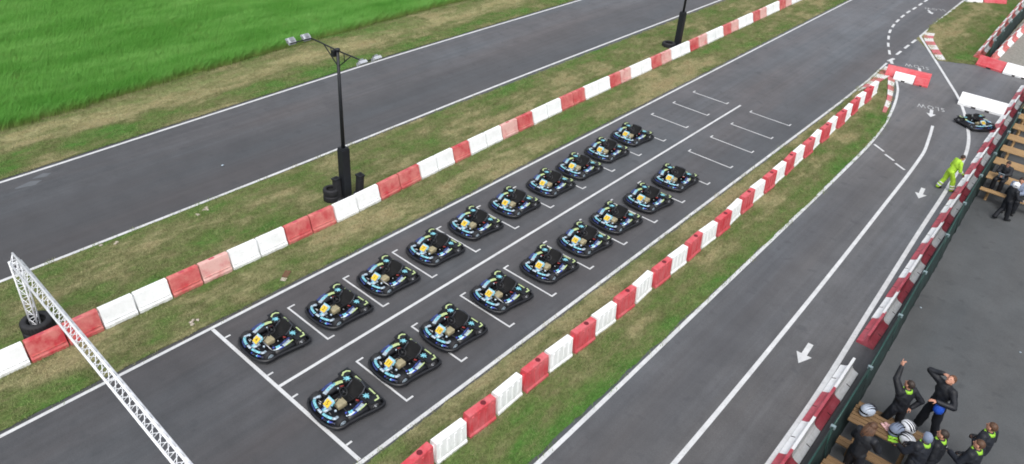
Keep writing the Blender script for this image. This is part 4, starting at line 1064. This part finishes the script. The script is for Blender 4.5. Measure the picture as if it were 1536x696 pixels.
# marshal stooping in the pit lane
g = G(1421, 287)
person('track marshal in hi-vis yellow suit stepping along the pit lane', (g.x-.1, g.y), R(-50), dict(
    pel=(0, -.04, .9), che=(0, .05, 1.2), nec=(0, .12, 1.38), shR=(.18, .08, 1.32), shL=(-.18, .08, 1.32), hiR=(.09, -.06, .88), hiL=(-.09, -.06, .88), elR=(.25, .12, 1.03), wrR=(.22, .3, .88), elL=(-.26, .04, 1.05), wrL=(-.22, .12, .8),
    knR=(.11, .12, .48), anR=(.12, .18, .09), toR=(.15, .35, .04), knL=(-.12, -.1, .48), anL=(-.14, -.26, .1), toL=(-.16, -.1, .04)), hair=HAIR_D, suit=HIVIS, collar=None, face=(0, -12), bands=True, gloves=BLACK, scale=.9)
g = G(1499, 330)
person('racer in white helmet and dark suit walking on the paddock beside the fence', (g.x, g.y), R(-40), dict(
    knR=(.1, .1, .5), anR=(.1, .18, .1), toR=(.12, .35, .05), knL=(-.1, .0, .5), anL=(-.1, -.22, .12), toL=(-.12, -.06, .04), elR=(.3, .06, 1.14), wrR=(.24, .3, 1.05), elL=(-.27, .02, 1.12), wrL=(-.2, .22, 1.0)),
    helmet=HELM_W, suit=SUIT, collar=None, gloves=WHITE_P, scale=.86, stripe=PINK)
sit = dict(pel=(0, 0, .55), hiR=(.09, 0, .53), hiL=(-.09, 0, .53), knR=(.13, .42, .52), knL=(-.13, .42, .52), anR=(.14, .4, .1), anL=(-.14, .4, .1), toR=(.16, .56, .05), toL=(-.16, .56, .05),
           che=(0, .04, .88), nec=(0, .08, 1.06), shR=(.17, .06, 1.0), shL=(-.17, .06, 1.0), elR=(.22, .16, .78), elL=(-.22, .16, .78), wrR=(.06, .34, .76), wrL=(-.06, .34, .76))
person('dark-haired child sitting on top of the nearest pale table, bib in hands', (-1.3, 29.72), R(172), sit, hair=HAIR_D, collar=None, face=(0, -28), suit=SUIT, scale=.88, zoff=.34)
person('person in a grey-blue top sitting at the nearest pale table, cut by the picture edge', (-.72, 29.14), R(185), sit, hair=HAIR_D, collar=None, suit=GREY_BL, lower=SUIT, face=(0, -10), zoff=.0)

# ------------------------------------------------------------------ helmets and small things
def helmet(x, y, z, shell, rz, label, tilt=0):
    root = empty('crash_helmet', (x, y, z), rz); root.rotation_euler.x = tilt; root.scale = (1.1, 1.12, 1.05); tag(root, label, 'helmet', 'helmets of the group')
    b = MB(); b.ell((0, 0, .135), (.13, .155, .135), shell, 24, 14, keep=lambda c: c.z > -.85); b.ell((0, .075, .07), (.1, .085, .065), shell, 18, 10); b.build('shell', root)
    b = MB(); b.ell((0, .04, .13), (.122, .128, .055), VISOR, 22, 10, keep=lambda c: c.y > .1); b.build('visor', root)
    b = MB()
    for s in (-1.5, -.5, .5, 1.5): b.ell((s*.045, -.02, .14), (.013, .146+.012*(abs(s) < 1), .128+.014*(abs(s) < 1)), plain('dark_trim', '2a2c33'), 16, 12, keep=lambda c: c.z > .2)
    b.build('vent_strip', root)
zt = .75
h0 = G(1301, 617, zt+.1); helmet(h0.x, h0.y, zt, HELM_S, R(140), 'grey and white helmet alone on the left end of the picnic table')
h1 = G(1362, 641, zt+.12); helmet(h1.x, h1.y, zt, HELM_W, R(60), 'white helmet farther back on the right end of the picnic table')
h2 = G(1361, 661, zt+.12); helmet(h2.x+.0, h2.y, zt, HELM_W, R(-110), 'white and dark helmet nearer the hooded person on the table')
h3 = G(1344, 646, zt+.1); helmet(h3.x, h3.y, zt, GREY_BL, R(160), 'grey-blue helmet between the pink gloves and the white helmets')
def glove_item(x, y, z, mat, label, rz, cat='gloves'):
    b = MB(); hand(b, (-.09, 0, .02), (1, 0, 0), (0, 0, 1), mat, .15); hand(b, (-.07, .09, .03), (1, .2, 0), (0, 0, 1), mat, .2); b.tube([(-.13, 0, .02), (-.05, 0, .02)], .035, mat, 10, flat=.5); b.tube([(-.12, .08, .03), (-.04, .09, .03)], .035, mat, 10, flat=.5)
    o = b.build('gloves'); o.location = (x, y, z); o.rotation_euler.z = rz; tag(o, label, cat); return o
g1 = G(1329, 641, zt+.03); glove_item(g1.x, g1.y, zt, PINK, 'pair of pink gloves in front of the long-haired person', R(-30))
g1 = G(1342, 664, zt+.02); glove_item(g1.x-.02, g1.y+.03, zt, NEON, 'pair of green gloves at the near table edge', R(20))
# held things
def bag(p, rz):
    b = MB(); b.ell((0, 0, 0), (.12, .08, .15), BLUEBAG, 16, 12); b.ell((0, .03, .02), (.045, .06, .1), LBLUE, 12, 8)
    b.tube([(-.05, 0, .1), (-.03, 0, .17), (.03, 0, .17), (.05, 0, .1)], .012, BLUEBAG, 8)
    for v in b.bm.verts: v.co += Vector((noise.noise(v.co*14), noise.noise(v.co*14+Vector((5, 0, 0))), noise.noise(v.co*14+Vector((0, 5, 0)))))*.02
    o = b.build('glove_bag'); o.location = p; o.rotation_euler.z = rz; tag(o, 'bright blue cloth bag held at the waist by the man looking up', 'bag')
bg_ = G(1424, 608, 1.08); bag((p2[0]+.06, p2[1]-.27, 1.02), R(20))
M_ = Matrix.Rotation(R(72), 4, 'Z'); q = M_ @ Vector((-.13, .46, 1.12))
b = MB(); b.box(-.035, .035, -.075, .075, -.006, .006, BLACK, bev=.004); b.box(-.03, .03, -.068, .068, .0065, .008, SILVER); o = b.build('phone'); o.location = (p7[0]+q.x, p7[1]+q.y, q.z+.015); o.rotation_euler = (.3, .2, R(72)); tag(o, 'phone held out by the man at the bottom right', 'phone')
b = MB(); b.box(-.1, .1, -.004, .004, -.14, .14, WHITE_P); b.box(-.1, .1, -.0055, -.0042, -.14, -.05, BLUE); o = b.build('race_bib')
M_ = Matrix.Rotation(R(172), 4, 'Z'); q = M_ @ Vector((0, .37, 1.0)); o.location = (-1.3+q.x, 29.72+q.y, q.z); o.rotation_euler = (R(-35), 0, R(172)); tag(o, 'white and blue bib held by the seated child', 'bib')
t = text_mesh('7', .16, DSTEEL, 'digit'); t.rotation_euler = (R(90), 0, PI); t.location = (0, .0055, .05); t.parent = o
# rubble and a drain cover in the verge
def rubble(px, py, n, label, r=.06):
    g = G(px, py); rn = random.Random(int(px)); b = MB()
    for i in range(n):
        c = (rn.uniform(-.14, .14), rn.uniform(-.3, .3), .02); b.ell(c, (r*rn.uniform(.5, 1.2), r*rn.uniform(.5, 1.3), r*.5), STONE, 7, 5)
    for v in b.bm.verts: v.co += Vector((noise.noise(v.co*20), noise.noise(v.co*20+Vector((5, 0, 0))), 0))*.02
    o = b.build('rubble'); o.location = (g.x, g.y, .02); tag(o, label, 'rubble'); return o
rubble(306, 317, 6, 'pale broken concrete lying in the verge beside the back straight')
rubble(167, 366, 3, 'small grey stones at the edge line of the back straight', .05)
rubble(294, 484, 4, 'grey lumps in the grass beside the left edge of the grid', .05)
rubble(78, 0+480, 2, 'tiny pale stones near the gantry leg', .04)
g = G(430, 413); b = MB(); b.box(-.08, .08, -.14, .14, 0, .05, plain('rusty_brown', '6b4a38', .8)); b.box(-.08, .08, -.3, -.16, 0, .04, STONE, bev=.01); o = b.build('drain_cover'); o.location = (g.x, g.y, .01); o.rotation_euler.z = R(35)
tag(o, 'small rusty brown drain cover in the grass beside the grid', 'drain cover')
# light patches on the back straight
P2 = plain('scuffed_asphalt', '62666b', .9, 0, .05, 3)
def patch(b):
    for px, py, rx, ry in ((43, 277, .14, .34), (63, 264, .12, .24)):
        g = G(px, py); k = b.mi(P2); f = b.bm.faces.new([b.bm.verts.new((g.x+rx*math.cos(a)*(1+.25*math.sin(3*a)), g.y+ry*math.sin(a)*(1+.2*math.cos(4*a)), .009)) for a in [2*PI*i/24 for i in range(24)]]); f.material_index = k
mark('scuffed_patches', patch)
for px, py, lb in ((1381, 462, 'tiny pale scrap lying alone on the open paddock tarmac'), (1530, 529, 'small pale speck of litter near the right edge of the paddock')):
    g = G(px, py); b = MB(); b.ell((0, 0, .012), (.03, .022, .012), WHITE_P, 8, 6); o = b.build('paper_scrap'); o.location = (g.x, g.y, .008); tag(o, lb, 'litter')
# litter on the far tarmac
g = G(334, 249); b = MB(); b.ell((0, 0, .02), (.04, .05, .02), WHITE_P, 8, 6); o = b.build('paper_scrap'); o.location = (g.x, g.y, .012); tag(o, 'tiny white scrap on the back straight', 'litter')
